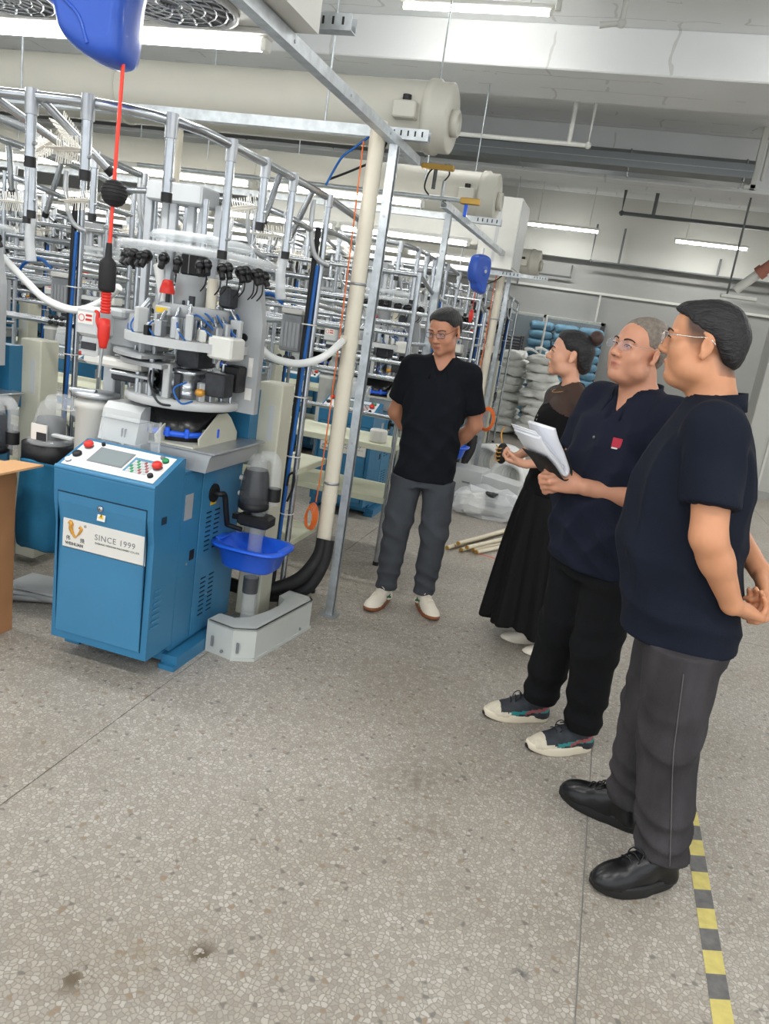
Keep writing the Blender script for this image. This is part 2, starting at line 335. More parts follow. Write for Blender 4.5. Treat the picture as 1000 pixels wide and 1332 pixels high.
# ------------------------------------------------------------------ setting
def build_setting():
    fl = struct(MB().box(-14, 7, -4, 16, -.12, -.004).build('floor', 'dark_mech'))
    fl.data.materials[0] = M['wall_dark']
    xs = [.245+1.735*k for k in range(-8, 5)]; ys = [-3.6, .8, 4.9, 8.8, 12.6, 16]
    for i in range(len(xs)-1):
        for j in range(len(ys)-1):
            g = .0022
            MB().box(xs[i]+g, xs[i+1]-g, ys[j]+g, ys[j+1]-g, -.004, 0).build('slab', 'terrazzo', fl)
    ce = struct(MB().box(-14, 7, -4, 16, 4.1, 4.3).build('ceiling', 'ceiling_paint'))
    for (y0, y1, zb) in [(7.1, 7.95, 3.76), (10.05, 10.6, 3.53), (-1.2, -.5, 3.76), (3.1, 3.7, 3.8)]:
        MB().box(-14, 7, y0, y1, zb, 4.1, .01).build('beam', 'ceiling_paint', ce)
    wb = struct(MB().box(-14, 7, 14.6, 14.8, 0, 4.1).build('wall_back', 'wall_dark'))
    MB().box(-14, 7, 14.42, 14.6, 3.04, 4.1).build('lintel', 'wall', wb)
    MB().box(-14, 7, 14.56, 14.6, 2.5, 2.54).build('conduit_rail', 'pipe_white', wb)
    struct(MB().box(-14.2, -14, -4, 16, 0, 4.1).build('wall_left', 'wall'))
    struct(MB().box(7, 7.2, 4, 16, 0, 4.1).build('wall_right', 'wall'))
    # window in the back wall
    w = struct(MB().box(-2.35, -.35, 14.50, 14.6, 1.0, 2.02).build('window_1', 'glass'))
    for (x0, x1, z0, z1) in [(-2.4, -.3, .96, 1.0), (-2.4, -.3, 1.98, 2.03), (-2.4, -2.35, .96, 2.03), (-.36, -.28, .0, 2.03), (-1.37, -1.33, .96, 2.03)]:
        MB().box(x0, x1, 14.5, 14.6, z0, z1).build('window_frame', 'pipe_white' if x1-x0 > .06 and x0 < -.4 else 'crate' if x0 > -.4 else 'pipe_white', w)
    # white column by the right edge
    c = struct(MB().box(1.86, 2.55, 11.0, 11.6, 0, 4.1, .01).build('trim_1', 'wall'))
    MB().box(1.84, 2.57, 10.98, 11.62, 0, .1).build('skirting', 'wall_dark', c)
    MB().box(2.12, 2.15, 10.985, 11.0, .1, 2.3).build('corner_strip', 'pipe_white', c)
    # floor marking tape
    tp = thing('hazard_tape', 'worn yellow and black striped tape stuck along the floor beside the black shoes', 'floor tape', (.612, 0, 0))
    y = 1.45; k = 0
    while y < 9:
        l = .088; mb = MB(); s = .02
        mb.prism([(-.027, y), (.027, y+s), (.027, y+s+l), (-.027, y+l)], .0002, .0012, 'z'); mb.build('tape_stripe', 'tape_yellow' if k % 2 == 0 else 'tape_black', tp)
        y += l; k += 1
build_setting()

def tube_lamp(x0, x1, y, z, label, watts=None, group=None, drop=0.):
    """fluorescent batten: housing, glowing tube, two holders, optional hanging rods"""
    xc, L = (x0+x1)/2, x1-x0
    t = thing('tube_lamp', label, 'lamp', (xc, y, z), 0, group)
    MB().box(-L/2, L/2, -.035, .035, .02, .055, .008).build('housing', 'fixture', t)
    MB().cyl((-L/2+.03, 0, 0), (L/2-.03, 0, 0), .018, n=10).build('glowing_tube', 'tube_glow' if z > 3 else 'tube_glow_dim', t)
    for s in (-1, 1): MB().box(s*(L/2-.02)-.012, s*(L/2-.02)+.012, -.022, .022, -.02, .022, .004).build('holder', 'fixture', t)
    if drop:
        for s in (-1, 1): MB().cyl((s*L*.35, 0, .05), (s*L*.35, 0, drop), .006, n=6).build('hanging_rod', 'pipe_white', t)
    l = lamp_light(0, 0, -.03, L, (TUBE_W if watts is None else watts)*L/1.2); l.parent = t
    return t
tube_lamp(-2.13, -.95, 6.36, 3.9, 'lit ceiling tube lamp at the top of the picture right of the slotted steel bracket', 6, drop=.2)
tube_lamp(.95, 2.15, 6.36, 3.9, 'lit ceiling tube lamp cut off by the top right corner', 6, drop=.2)
tube_lamp(-1.86, -.66, 13.6, 3.4, 'lit ceiling tube lamp above the stacked white sacks', 11, drop=.7)
tube_lamp(.50, 1.62, 13.6, 3.4, 'lit ceiling tube lamp above the two men in navy polo shirts', 11, drop=.7)
for i, (x, y) in enumerate([(-3.6, .2), (-.9, .2), (1.6, .2), (3.9, .2), (-1.2, -2.4), (1.6, -2.4), (3.9, 3.2), (1.4, 3.3), (3.9, 6.4), (3.6, 9.2), (5.6, 9.2), (3.6, 13.6), (5.8, 13.6)]):  # unseen fittings beyond the view, added to light the aisle and ceiling
    tube_lamp(x-.6, x+.6, y, 3.9, 'unseen ceiling tube lamp overhead, added to light the room', drop=.2, group='added unseen ceiling lamps')
# lamps under the machine-row channels
for k in range(3):
    x1 = -1.33-1.24*k; nm = ['nearest the steel beam', 'middle one of its line', 'farthest left of its line'][k]
    tube_lamp(x1-1.22, x1, 2.66, 2.42, 'bright tube lamp hung low over the near machines, '+nm, 7)
for j, (y, z) in enumerate([(5.25, 2.34), (6.95, 2.30), (9.3, 2.36)]):
    for k in range(6):
        x1 = -1.4-1.26*k
        tube_lamp(x1-1.22, x1, y, z, ('%s tube lamp from the aisle in the %s low lamp line over the machines' % (['first', 'second', 'third', 'fourth', 'fifth', 'sixth'][k], ['nearest', 'middle', 'farthest'][j])), 5)

# ------------------------------------------------------------------ overhead ducts, steel frame
def duct(xe, y, z, r, label, x0=-11):
    t = thing('suction_duct', label, 'duct', (xe, y, z))
    mx = Matrix.Rotation(R(90), 3, 'Y')
    MB().lathe([(r, x0-xe), (r, -.12)], 28, mx).build('duct_tube', 'cream_duct', t)
    MB().lathe([(r, -.13), (r+.012, -.12), (r+.012, -.075), (r, -.065), (r, -.005), (r-.01, 0), (0, 0)], 28, mx).build('end_cap', 'cream_duct', t)
    MB().lathe([(.0, .0), (.065, .0), (.065, .035), (.05, .04), (.05, .03), (.0, .03)], 18, mx, at=(0, 0, -.02)).build('end_spigot', 'cream_duct', t)
    for k in range(1, 4): MB().lathe([(r, -.006), (r+.008, -.004), (r+.008, .004), (r, .006)], 28, mx, at=(-1.9*k, 0, 0)).build('duct_joint', 'cream_duct', t)
    MB().box(-.26, -.14, -r-.05, -r+.02, -.06, .02, .006).build('control_box', 'cream_duct', t)
    MB().cyl((-.2, -r-.015, .02), (-.2, -r-.015, .05), .022, n=12).build('control_knob', 'black', t)
    return t
duct(-1.04, 4.18, 2.61, .165, 'large cream suction duct nearest the camera, resting on slotted steel channel')
duct(-1.07, 6.05, 2.55, .17, 'second cream suction duct, ending above the middle of the steel frame')
duct(-1.18, 10.6, 2.53, .17, 'farthest cream suction duct, ending above the stacked white sacks')

def slotted_channel(x0, x1, y, z, label, depth=.045, h=.045, upto=-6):
    t = thing('slotted_channel', label, 'steel channel', (0, y, z))
    d = depth; MB().prism([(-d/2, 0), (-d/2, h), (-d/2+.003, h), (-d/2+.003, .003), (d/2-.003, .003), (d/2-.003, h), (d/2, h), (d/2, 0)], x0, x1, 'x').build('channel_body', 'galv', t)
    for k in range(5):
        x = x1-.03-.035*k; MB().cbox((x, -d/2-.0006, h*.55), (.008, .0016, .024), .002).build('slot_hole', 'black', t)
    for xx in (-1.6, -3.4, -5.2): MB().cyl((xx, d/2+.006, 0), (xx, d/2+.006, 4.1-z), .006, n=6).build('hanging_rod', 'galv', t)
    return t
slotted_channel(-6, -1.05, 3.83, 2.415, 'slotted steel channel with punched end just right of the beam under the near duct', .05, .05)
slotted_channel(-6, -1.04, 2.66, 2.475, 'short slotted steel channel end sticking out near the top of the picture', .05, .05)
slotted_channel(-6, -.98, 5.86, 2.34, 'slotted steel channel under the second duct')
slotted_channel(-6, -1.0, 7.6, 2.12, 'slotted steel channel at the foot of the white fan box')
slotted_channel(-6, -1.02, 10.38, 2.32, 'slotted steel channel under the farthest duct')

def c_beam(y0, y1, x, z, label):
    t = thing('steel_beam', label, 'steel beam', (x, 0, z))
    MB().prism([(-.021, 0), (-.021, .042), (-.011, .042), (-.011, .039), (-.018, .039), (-.018, .003), (.018, .003), (.018, .039), (.011, .039), (.011, .042), (.021, .042), (.021, 0)], y0, y1, 'y').build('beam_channel', 'galv', t)
    y = y0+.2
    while y < y1-.1:
        MB().cyl((.0205, y, .02), (.0235, y, .02), .006, n=8).build('bolt', 'steel', t); y += .55
    return t
c_beam(1.2, 4.15, -1.19, 2.37, 'galvanised steel beam running overhead from the top edge to the near cream pipe')
c_beam(4.86, 8.5, -1.18, 2.28, 'galvanised steel beam sloping away towards the far post with the cream pipe')
def c_post(x, y, top, label):
    t = thing('steel_post', label, 'steel post', (x, y, 0))
    MB().prism([(-.02, -.021), (-.02, .021), (.02, .021), (.02, .012), (.017, .012), (.017, .018), (-.017, .018), (-.017, -.018), (.017, -.018), (.017, -.012), (.02, -.012), (.02, -.021)], .004, top, 'z').build('post_channel', 'galv', t)
    MB().box(-.05, .05, -.045, .045, 0, .005).build('foot_plate', 'steel', t)
    for z in (.35, .95, 1.5, 2.05): MB().cyl((0, -.024, z), (0, -.020, z), .007, n=8).build('bolt', 'steel', t)
    return t
c_post(-1.18, 3.72, 2.37, 'galvanised channel post on the floor beside the near cream pipe')
c_post(-1.2, 5.12, 2.28, 'galvanised channel post in the middle behind the standing man in grey trousers')
c_post(-1.17, 8.05, 2.28, 'far galvanised channel post beside the far cream pipe and orange cable')
def riser(x, y, zb, zt, label, inlet):
    t = thing('cream_pipe', label, 'pipe', (x, y, 0))
    MB().cyl((0, 0, zb), (0, 0, zt), .038, n=16).build('pipe_tube', 'cream_pipe', t)
    for z in (zb+.22, 1.42, 1.28): MB().cyl((0, 0, z), (0, 0, z+.05), .0405, n=16).build('pipe_sleeve', 'cream_pipe', t)
    MB().cyl((-.03, -.05, 1.452), (-.015, -.02, 1.455), .023, n=10).build('side_inlet', 'cream_pipe', t)
    for z in (.72, 1.72): MB().lathe([(.0395, 0), (.0415, 0), (.0415, .012), (.0395, .012)], 16, at=(0, 0, z)).build('clamp_band', 'steel', t)
    return t
riser(-1.262, 3.70, .40, 2.46, 'cream suction pipe standing against the near galvanised post', 1)
riser(-1.25, 8.05, .5, 2.36, 'cream suction pipe standing against the far galvanised post', 1)
riser(-2.62, 4.18, .5, 2.45, 'cream suction pipe behind the near machine, left of the blue hoses', 1)
riser(-3.95, 4.18, .5, 2.45, 'cream suction pipe far left behind the chrome frames', 1)

def cable(name, pts, r, m, label, cat='cable', k=8, n=7): return tag(MB().tube(pts, r, n, smooth_path=k).build(name, m), label, cat)
cable('orange_cord', [(-1.315, 3.66, 2.36), (-1.31, 3.66, 1.9), (-1.305, 3.655, 1.3), (-1.31, 3.66, .85), (-1.315, 3.65, .62)], .0035, 'orange', 'thin orange cable running down the near cream pipe')
t = thing('cable_coil', 'coil of orange cable hanging at the foot of the near cream pipe', 'cable', (-1.325, 3.62, .54))
for i in range(5):
    r = .038+.004*i; MB().tube([(r*.55*cos(a), .012*i-.02, r*1.35*sin(a)) for a in np.linspace(0, 2*pi, 18)[:-1]], .0035, 6, closed=True).build('cable_loop', 'orange', t)
t = thing('cable_coil', 'orange cable coil on the far post behind the standing man', 'cable', (-1.13, 7.98, .72))
for i in range(4):
    r = .08+.008*i; MB().tube([(r*.75*cos(a), .012*i-.02, r*1.2*sin(a)) for a in np.linspace(0, 2*pi, 18)[:-1]], .006, 6, closed=True).build('cable_loop', 'orange', t)
cable('orange_cord', [(-1.3, 8.0, 2.3), (-1.295, 8.0, 1.6), (-1.29, 8.0, .9), (-1.2, 7.97, .8)], .005, 'orange', 'thin orange cable running down the far cream pipe')
cable('black_hose', [(-1.262, 3.69, .42), (-1.265, 3.66, .33), (-1.32, 3.60, .22), (-1.42, 3.56, .15), (-1.55, 3.5, .12), (-1.72, 3.45, .15)], .036, 'rubber', 'thick black corrugated hose curving up to the foot of the near cream pipe', 'hose', 8, 12)
cable('black_hose', [(-1.235, 3.69, .42), (-1.235, 3.66, .30), (-1.29, 3.62, .16), (-1.42, 3.60, .09), (-1.6, 3.56, .07)], .034, 'rubber', 'lower black hose lying behind the curved grey plastic cover', 'hose', 8, 12)
cable('black_hose', [(-1.25, 8.04, .52), (-1.25, 7.98, .36), (-1.34, 7.9, .18), (-1.55, 7.8, .1), (-1.8, 7.75, .1)], .05, 'rubber', 'black hose at the foot of the far cream pipe', 'hose', 8, 12)
cable('white_hose', [(-1.285, 3.665, 1.455), (-1.30, 3.55, 1.395), (-1.335, 3.5, 1.355), (-1.40, 3.48, 1.325), (-1.47, 3.47, 1.315), (-1.56, 3.42, 1.335), (-1.61, 3.33, 1.42), (-1.64, 3.27, 1.56)], .0185, 'white_tube', 'drooping white hose from the near cream pipe to the machine', 'hose', 8, 10)
cable('white_hose', [(-2.26, 3.22, 1.545), (-2.30, 3.23, 1.515), (-2.38, 3.25, 1.458), (-2.52, 3.26, 1.405), (-2.68, 3.25, 1.43), (-2.80, 3.24, 1.506), (-2.92, 3.22, 1.60)], .0185, 'white_tube', 'drooping white hose at the left beside the red tool', 'hose', 8, 10)
cable('black_cable', [(-1.24, 3.8, 2.42), (-1.30, 3.85, 2.33), (-1.42, 3.9, 2.28), (-1.52, 3.8, 2.20)], .006, 'black', 'black cable looping from the duct to the chrome rail')
cable('blue_air_line', [(-1.34, 3.82, 2.42), (-1.42, 3.83, 2.36), (-1.47, 3.8, 2.30), (-1.49, 3.7, 2.16)], .006, 'blue_tube', 'thin blue air line beside the black cable under the duct', 'hose')
cable('black_cable', [(-1.16, 8.05, 2.27), (-1.22, 7.7, 2.1), (-1.28, 7.2, 1.98), (-1.2, 6.8, 1.92)], .006, 'black', 'thin black cable below the far blue tool balancer')

# compressed-air manifold above the aisle end
t = thing('air_manifold', 'brass and steel air manifold with hoses above the standing man', 'air fitting', (-1.15, 4.9, 2.337))
MB().cyl((-2.2, 0, 0), (.12, 0, 0), .014, n=10).build('manifold_pipe', 'galv', t)
MB().box(.06, .18, -.02, .02, -.018, .018, .004).build('brass_block', 'brass', t)
MB().box(.09, .11, -.015, .015, -.09, -.018, .003).build('hanging_bracket', 'blue_plastic', t)
MB().cyl((-.06, 0, .01), (-.06, 0, .10), .011, n=8).build('valve_stem', 'steel', t)
MB().cyl((-.11, -.05, .04), (-.11, -.05, .15), .012, n=8).build('filter_cup', 'smoke', t)
MB().box(-.2, .0, -.07, -.03, .15, .18, .004).build('regulator_bar', 'brass', t)
MB().tube([(-.06, 0, .1), (-.03, -.02, .14), (-.05, -.05, .18), (-.08, -.05, .165)], .005, 6, smooth_path=6).build('air_line', 'black', t)
MB().tube([(-.11, -.05, .17), (-.15, -.05, .13), (-.17, -.03, .05), (-.14, -.01, .01)], .005, 6, smooth_path=6).build('air_line', 'black', t)

def fan_box(x, y, z, label, sx=.62, sy=.48, sz=.13, rx=0):
    t = thing('fan_unit', label, 'fan unit', (x, y, z))
    mb = MB(); mb.box(-sx/2, sx/2, -sy/2, sy/2, 0, sz, .012); mb.build('casing', 'machine_white', t)
    for s in (-1, 1):
        MB().box(-sx/2+.02, sx/2-.02, s*(sy/2-.045)-.012, s*(sy/2-.045)+.012, -.018, 0, .004).build('edge_rib', 'machine_white', t)
        MB().box(s*(sx/2-.045)-.012, s*(sx/2-.045)+.012, -sy/2+.06, sy/2-.06, -.018, 0, .004).build('edge_rib', 'machine_white', t)
    mb = MB(); mb.lathe([(.22, -.002), (.22, -.014), (.205, -.018), (.2, -.002)], 28); mb.build('fan_ring', 'light_grey', t)
    MB().lathe([(0, -.003), (.2, -.003), (.2, -.001), (0, -.001)], 28).build('fan_opening', 'ink_grey', t)
    for k in range(5):
        mb = MB(); rr = .04+.036*k; mb.tube([(rr*cos(a), rr*sin(a), -.012) for a in np.linspace(0, 2*pi, 25)[:-1]], .0028, 5, closed=True); mb.build('guard_ring', 'chrome', t)
    for k in range(18):
        a = 2*pi*k/18; mb = MB(); mb.tube([(.03*cos(a), .03*sin(a), -.008), (.12*cos(a+.35), .12*sin(a+.35), -.010), (.2*cos(a+.6), .2*sin(a+.6), -.008)], .005, 5, smooth_path=3); mb.build('fan_blade_wire', 'alu', t)
    return t
fan_box(-1.56, 2.39, 2.45, 'white ceiling fan unit with round wire guard beside the big blue tool balancer')
fan_box(-2.22, 2.39, 2.45, 'white ceiling fan unit at the top left corner')
t = thing('filter_unit', 'white slanted filter box hanging right of the overhead steel beam at the top edge', 'filter unit', (-1.19, 2.32, 2.40))
MB().prism([(-.17, .02), (.2, .02), (.2, .30), (-.17, .30)], -.05, .09, 'x').build('casing', 'machine_white', t)
MB().box(-.056, -.05, -.14, .17, .05, .27).build('filter_panel', 'light_grey', t)
for y in (-.14, 0, .16): MB().cyl((-.058, y, .035), (-.05, y, .035), .006, n=8).build('bolt', 'steel', t)
t = thing('fan_box', 'white upright fan box hanging at the end of the second machine row', 'fan unit', (-1.12, 7.5, 2.17))
MB().prism([(-.1, 0), (.45, 0), (.45, .62), (-.1, .62)], -.3, .04, 'x').build('casing', 'machine_white', t)
MB().prism([(-.08, .02), (.43, .02), (.43, .6), (-.08, .6)], .04, .05, 'x').build('end_panel', 'light_grey', t)
MB().box(-2.5, -.3, -.06, .4, .18, .5, .01).build('side_trunk', 'machine_white', t)
MB().box(-.16, -.13, -.104, -.1, .05, .55).build('seam_strip', 'light_grey', t)

# galvanised ventilation duct and sprinkler pipes below the ceiling
t = thing('ventilation_duct', 'shiny galvanised ventilation duct hung across below the ceiling', 'duct', (0, 9.62, 3.63))
MB().prism([(-.17, -.07), (-.12, -.115), (.12, -.115), (.17, -.07), (.17, .07), (.12, .115), (-.12, .115), (-.17, .07)], -9, .98, 'x').build('duct_casing', 'duct_zinc', t)
for k in range(7): MB().box(.9-1.2*k-.012, .9-1.2*k+.012, -.172, .172, -.118, .118, .04).build('flange', 'duct_zinc', t)
MB().box(-9, .98, -.176, -.17, -.004, .004).build('lap_seam', 'steel', t)
t = thing('duct_bracket', 'white painted bracket leaning down at the right end of the galvanised duct', 'bracket', (1.02, 9.6, 3.48))
MB().box(-.03, .03, -.04, .04, 0, .62, .006).build('hanger_leg', 'pipe_white', t); MB().box(-.09, .05, -.04, .04, 0, .05, .006).build('hanger_shoe', 'pipe_white', t)
MB().box(.06, .085, -.04, .04, .1, .62, .006).build('hanger_leg', 'pipe_white', t)
def pipe_thing(name, label, paths, m, r):
    t = thing(name, label, 'pipe')
    for p in paths:
        MB().tube(p, r, 8).build('pipe_run', m, t)
        for q in p[1:-1]: MB().ell(q, (r*1.5,)*3, 8, 6).build('elbow', m, t)
    return t
pipe_thing('sprinkler_pipe', 'thin sprinkler pipe with two white drops above the galvanised duct', [[(-4, 8.05, 3.42), (-.66, 8.05, 3.42), (-.66, 8.05, 3.96)], [(-.84, 8.05, 3.42), (-.84, 8.05, 4.07)]], 'pipe_white', .022)
pipe_thing('sprinkler_pipe', 'dark grey water pipe with an elbow crossing below the ceiling at the right', [[(-.37, 13.1, 4.06), (-.37, 13.1, 3.65), (6, 13.1, 3.65)], [(.1, 13.1, 3.65), (.1, 13.1, 4.06)]], 'pipe_dark', .028)
pipe_thing('sprinkler_pipe', 'thin grey pipe with white hangers beneath the far tube lamps', [[(-.75, 14.3, 3.62), (-.75, 14.3, 3.02), (6, 14.3, 3.02)], [(-.28, 14.3, 3.02), (-.28, 14.3, 3.6)], [(1.32, 14.3, 3.02), (1.32, 14.3, 3.3)]], 'pipe_dark', .018)
pipe_thing('sprinkler_pipe', 'thin grey pipe ending in an upright elbow on the back wall above the sacks', [[(-2.6, 14.50, 2.72), (-1.05, 14.50, 2.72), (-1.05, 14.50, 2.93)], [(-1.95, 14.50, 2.5), (-1.95, 14.50, 2.9)]], 'pipe_dark', .016)
pipe_thing('drain_pipe', 'thin upright conduit on the back wall behind the woman', [[(-.47, 14.5, 2.5), (-.47, 14.5, 2.03)]], 'pipe_white', .018)
pipe_thing('drop_pipe', 'thin white pipe hanging down at the top edge of the picture beside the lamp', [[(-.9, 6.2, 4.07), (-.9, 6.2, 3.86)], [(-.45, 6.3, 4.07), (-.45, 6.3, 3.84), (-.6, 6.3, 3.82)]], 'pipe_white', .022)
t = thing('flanged_pipe', 'grey pipe with rusty flanges slanting down behind the dark haired man', 'pipe', (1.44, 10.3, 2.50))
MB().cyl((-.25, 0, 0), (.62, -.35, .92), .055, n=12).build('pipe_run', 'pipe_white', t)
for f in (.22, .5): MB().cyl((-.25+.87*f, -.35*f, .92*f), (-.25+.87*(f+.05), -.35*(f+.05), .92*(f+.05)), .085, n=12).build('flange', 'pipe_red', t)
MB().cyl((-.05, -.08, .21), (.12, -.15, .39), .066, n=12).build('rusty_sleeve', 'pipe_red', t)
MB().box(-.4, .0, -.06, .06, -.1, -.06, .005).build('support_angle', 'pipe_white', t)
MB().cyl((-.33, 0, -.06), (-.33, 0, 1.6), .012, n=6).build('hanging_rod', 'pipe_dark', t)
# ------------------------------------------------------------------ the knitting machine (prototype, then copies)
MCX, MCY = -1.79, 3.0
def P_(t, n, m, mb): return mb.build(n, m, t)
def make_machine():
    t = thing('knitting_machine', '', 'knitting machine')
    B = lambda n, m, *a, **k: MB().box(*a, **k).build(n, m, t)
    # --- console
    prof = [(-.45, .10), (-.45, .60), (-.468, .70), (-.474, .825), (-.466, .842), (-.28, .925), (-.26, .925), (-.26, .10)]
    con = MB().prism(prof, -.228, .228, 'x').build('console_cabinet', 'blue_paint', t)
    MB().tube([(-.228, -.466, .836), (.228, -.466, .836)], .010, 8).build('console_lip', 'blue_door', con)
    MB().box(.229, .2305, -.41, -.375, .675, .705).build('side_grip', 'dark_seam', con)
    for k in range(7): MB().box(.2285, .2335, -.435+.002*k, -.375, .235+.026*k, .243+.026*k, .0015).build('louvre', 'blue_door', con)
    dr = MB().prism([(-.4535, .135), (-.4535, .60), (-.4715, .70), (-.4735, .738), (-.455, .738), (-.455, .135)], -.205, .197, 'x').build('front_door', 'blue_door', t)
    for a, b in ((-.2085, -.2055), (.1975, .2005)): MB().prism([(-.4508, .13), (-.4508, .60), (-.4688, .70), (-.4708, .742), (-.46, .742), (-.44, .13)], a, b, 'x').build('door_gap', 'dark_seam', dr)
    MB().box(-.208, .2, -.473, -.46, .739, .7425).build('door_gap', 'dark_seam', dr)
    fr = Matrix.Rotation(R(-10), 3, 'X')
    MB().lathe([(0, .012), (.009, .012), (.0125, .008), (.0125, 0)], 14, Matrix.Rotation(R(90), 3, 'X'), (-.005, -.471, .706)).build('lock', 'chrome', dr)
    MB().cbox((-.005, -.4822, .706), (.004, .002, .009)).build('key_slot', 'black', dr)
    st = MB().cbox((-.004, -.4685, .672), (.036, .0015, .036), .0, fr).build('warning_sticker', 'plate_white', dr)
    mb = MB(); mb.prism([(-.013, -.006), (.013, -.006), (0, .017)], -.0006, .0006, 'y', fr, (-.004, -.4698, .670)); mb.build('warning_triangle', 'yellow', dr)
    mb = MB(); mb.prism([(-.002, .012), (.002, .012), (.0005, .004), (.003, .004), (-.001, -.004), (0, .001), (-.003, .001)], -.0005, .0005, 'y', fr, (-.004, -.4708, .670)); mb.build('warning_bolt', 'black', dr)
    # --- name plate with its lettering
    pl = MB().box(-.188, .2, -.4595, -.4535, .508, .632, .004).build('name_plate', 'plate_white', t)
    def T(n, s, size, x, z, m, **k): return text(n, s, size, M[m], pl, Matrix.Translation((x, -.4598, z)) @ Matrix.Rotation(R(90), 4, 'X'), **k)
    T('lettering', 'SINCE 1999', .034, -.036, .568, 'ink_grey', space=1.12)
    T('small_lettering', 'ZHEJIANG WEIHUAN MACHINERY CO.,LTD', .0105, -.034, .551, 'ink', space=1.0)
    T('brand_lettering', 'WEIHUAN', .0175, -.172, .521, 'ink', space=1.05, bold=.0004)
    T('brand_character', '伟', .022, -.170, .541, 'ink'); T('brand_character', '焕', .022, -.103, .541, 'ink')
    T('registered_mark', '®', .016, -.088, .606, 'ink_grey')
    mb = MB(); mb.tube([(-.160, -.461, .612), (-.152, -.462, .618), (-.145, -.462, .612), (-.147, -.462, .595), (-.140, -.462, .577), (-.130, -.462, .562), (-.122, -.461, .556)], [.0035, .008, .009, .0085, .007, .005, .003], 8, smooth_path=4); mb.build('emblem_body', 'gold', pl)
    mb = MB(); mb.tube([(-.124, -.461, .558), (-.113, -.461, .570), (-.103, -.461, .584), (-.098, -.461, .598), (-.104, -.461, .605), (-.110, -.461, .598)], [.003, .005, .006, .005, .003], 8, smooth_path=4); mb.build('emblem_wing', 'gold', pl)
    # --- slanted control panel
    A = Vector((0, -.466, .842)); Bv = Vector((0, -.28, .925)); vv = (Bv-A).normalized(); uu = Vector((1, 0, 0)); nn = uu.cross(vv)
    Q = Matrix((uu, vv, nn)).transposed()
    cp = MB().box(-.213, .205, .012, .192, 0, .003, .001, Q, A).build('control_panel', 'panel_white', t)
    MB().box(-.128, .035, .058, .162, .003, .005, 0, Q, A).build('screen_bezel', 'ink_grey', cp)
    MB().box(-.121, .028, .064, .156, .005, .0058, 0, Q, A).build('screen', 'lcd', cp)
    for nm, mm, sel in (('key_block', 'key_blue', lambda i, j: i == 0 or j == 5), ('number_keys', 'light_grey', lambda i, j: i > 0 and j < 5 and (i+j) % 3), ('green_keys', 'green', lambda i, j: i > 0 and j < 5 and not (i+j) % 3 and i < 5), ('red_keys', 'stripe_rose', lambda i, j: i >= 5 and j < 5 and not (i+j) % 3)):
        mb = MB()
        for i in range(9):
            for j in range(6):
                if sel(i, j): mb.box(.046+.0115*i, .0555+.0115*i, .048+.0165*j, .0615+.0165*j, .003, .0055, 0, Q, A)
        mb.build(nm, mm, cp)['kind'] = 'stuff'
    def knob(x, v, r, h, m, n='push_button', mush=True):
        pr = [(0, h), (r*.8, h), (r, h*.75), (r, h*.5), (r*.55, h*.4), (r*.55, 0)] if mush else [(0, h), (r*.85, h), (r, h*.8), (r, 0)]
        c = MB().lathe(pr, 16, Q, A+uu*x+vv*v).build(n, m, cp)
        MB().lathe([(r*.95, 0), (r*.95, .004), (r*.5, .004)], 16, Q, A+uu*x+vv*v).build('button_collar', 'black' if m != 'red' else 'ink_grey', c)
    knob(-.178, .150, .020, .026, 'red', 'stop_button'); knob(-.188, .085, .019, .016, 'black'); knob(-.196, .038, .013, .015, 'panel_white')
    knob(.168, .108, .021, .028, 'red', 'stop_button'); knob(.174, .158, .014, .015, 'green'); knob(.172, .048, .012, .015, 'black', 'key_switch', False)
    knob(-.128, .178, .008, .016, 'black', 'toggle', False); knob(.150, .176, .010, .012, 'ink_grey', 'toggle', False)
    # clear guard behind the panel
    MB().box(-.17, .10, -.262, -.258, .925, 1.045, 0).build('clear_guard', 'clear_sheet', t)
    for x in (-.17, .10): MB().cyl((x, -.26, .92), (x, -.26, 1.05), .005, n=8).build('guard_pin', 'clear_dome', t)
    # --- main cabinet
    body = B('main_cabinet', 'blue_paint', -.228, .222, -.26, .275, .07, .865)
    MB().box(.2225, .226, -.252, -.105, .08, .855, .0015).build('side_panel', 'blue_paint', body)
    big = MB().box(.2225, .227, -.098, .268, .08, .855, .0015).build('side_panel', 'blue_door', body)
    for c0 in range(2):
        for k in range(9):
            for zz in (.16, .47):
                MB().box(.2268, .2292, .0+.075*c0-.045, .0+.075*c0, zz+.022*k, zz+.006+.022*k, .001).build('louvre', 'dark_seam', big)
    MB().box(.226, .2285, -.235, -.175, .655, .765, 0).build('rating_plate', 'alu', body)
    MB().box(.226, .2288, -.165, -.128, .46, .505, .001).build('recess_handle', 'black', body)
    for (y, z) in ((-.185, .45), (.02, .25), (.24, .35)): MB().cyl((.226, y, z), (.2295, y, z), .006, n=8).build('bolt', 'steel', body)
    cr = MB().tube([(.227, .0, .735), (.262, .0, .735), (.268, .03, .725), (.268, .06, .64), (.268, .085, .575)], .013, 8, smooth_path=4).build('crank_arm', 'black', t)
    MB().cyl((.268, .085, .575), (.34, .085, .57), .011, n=10).build('crank_grip', 'black', cr)
    MB().cyl((.226, .0, .735), (.236, .0, .735), .042, n=18).build('crank_hub', 'black', cr)
    MB().box(.2275, .229, -.02, .03, .68, .725, .001).build('crank_label', 'yellow', cr)
    # --- base
    MB().prism([(-.30, 0), (-.30, .022), (-.278, .022), (-.278, .06), (.26, .06), (.26, 0)], .20, .275, 'x').build('base_rail', 'blue_paint', t)
    MB().prism([(-.30, 0), (-.30, .022), (-.278, .022), (-.278, .06), (.26, .06), (.26, 0)], -.275, -.20, 'x').build('base_rail', 'blue_paint', t)
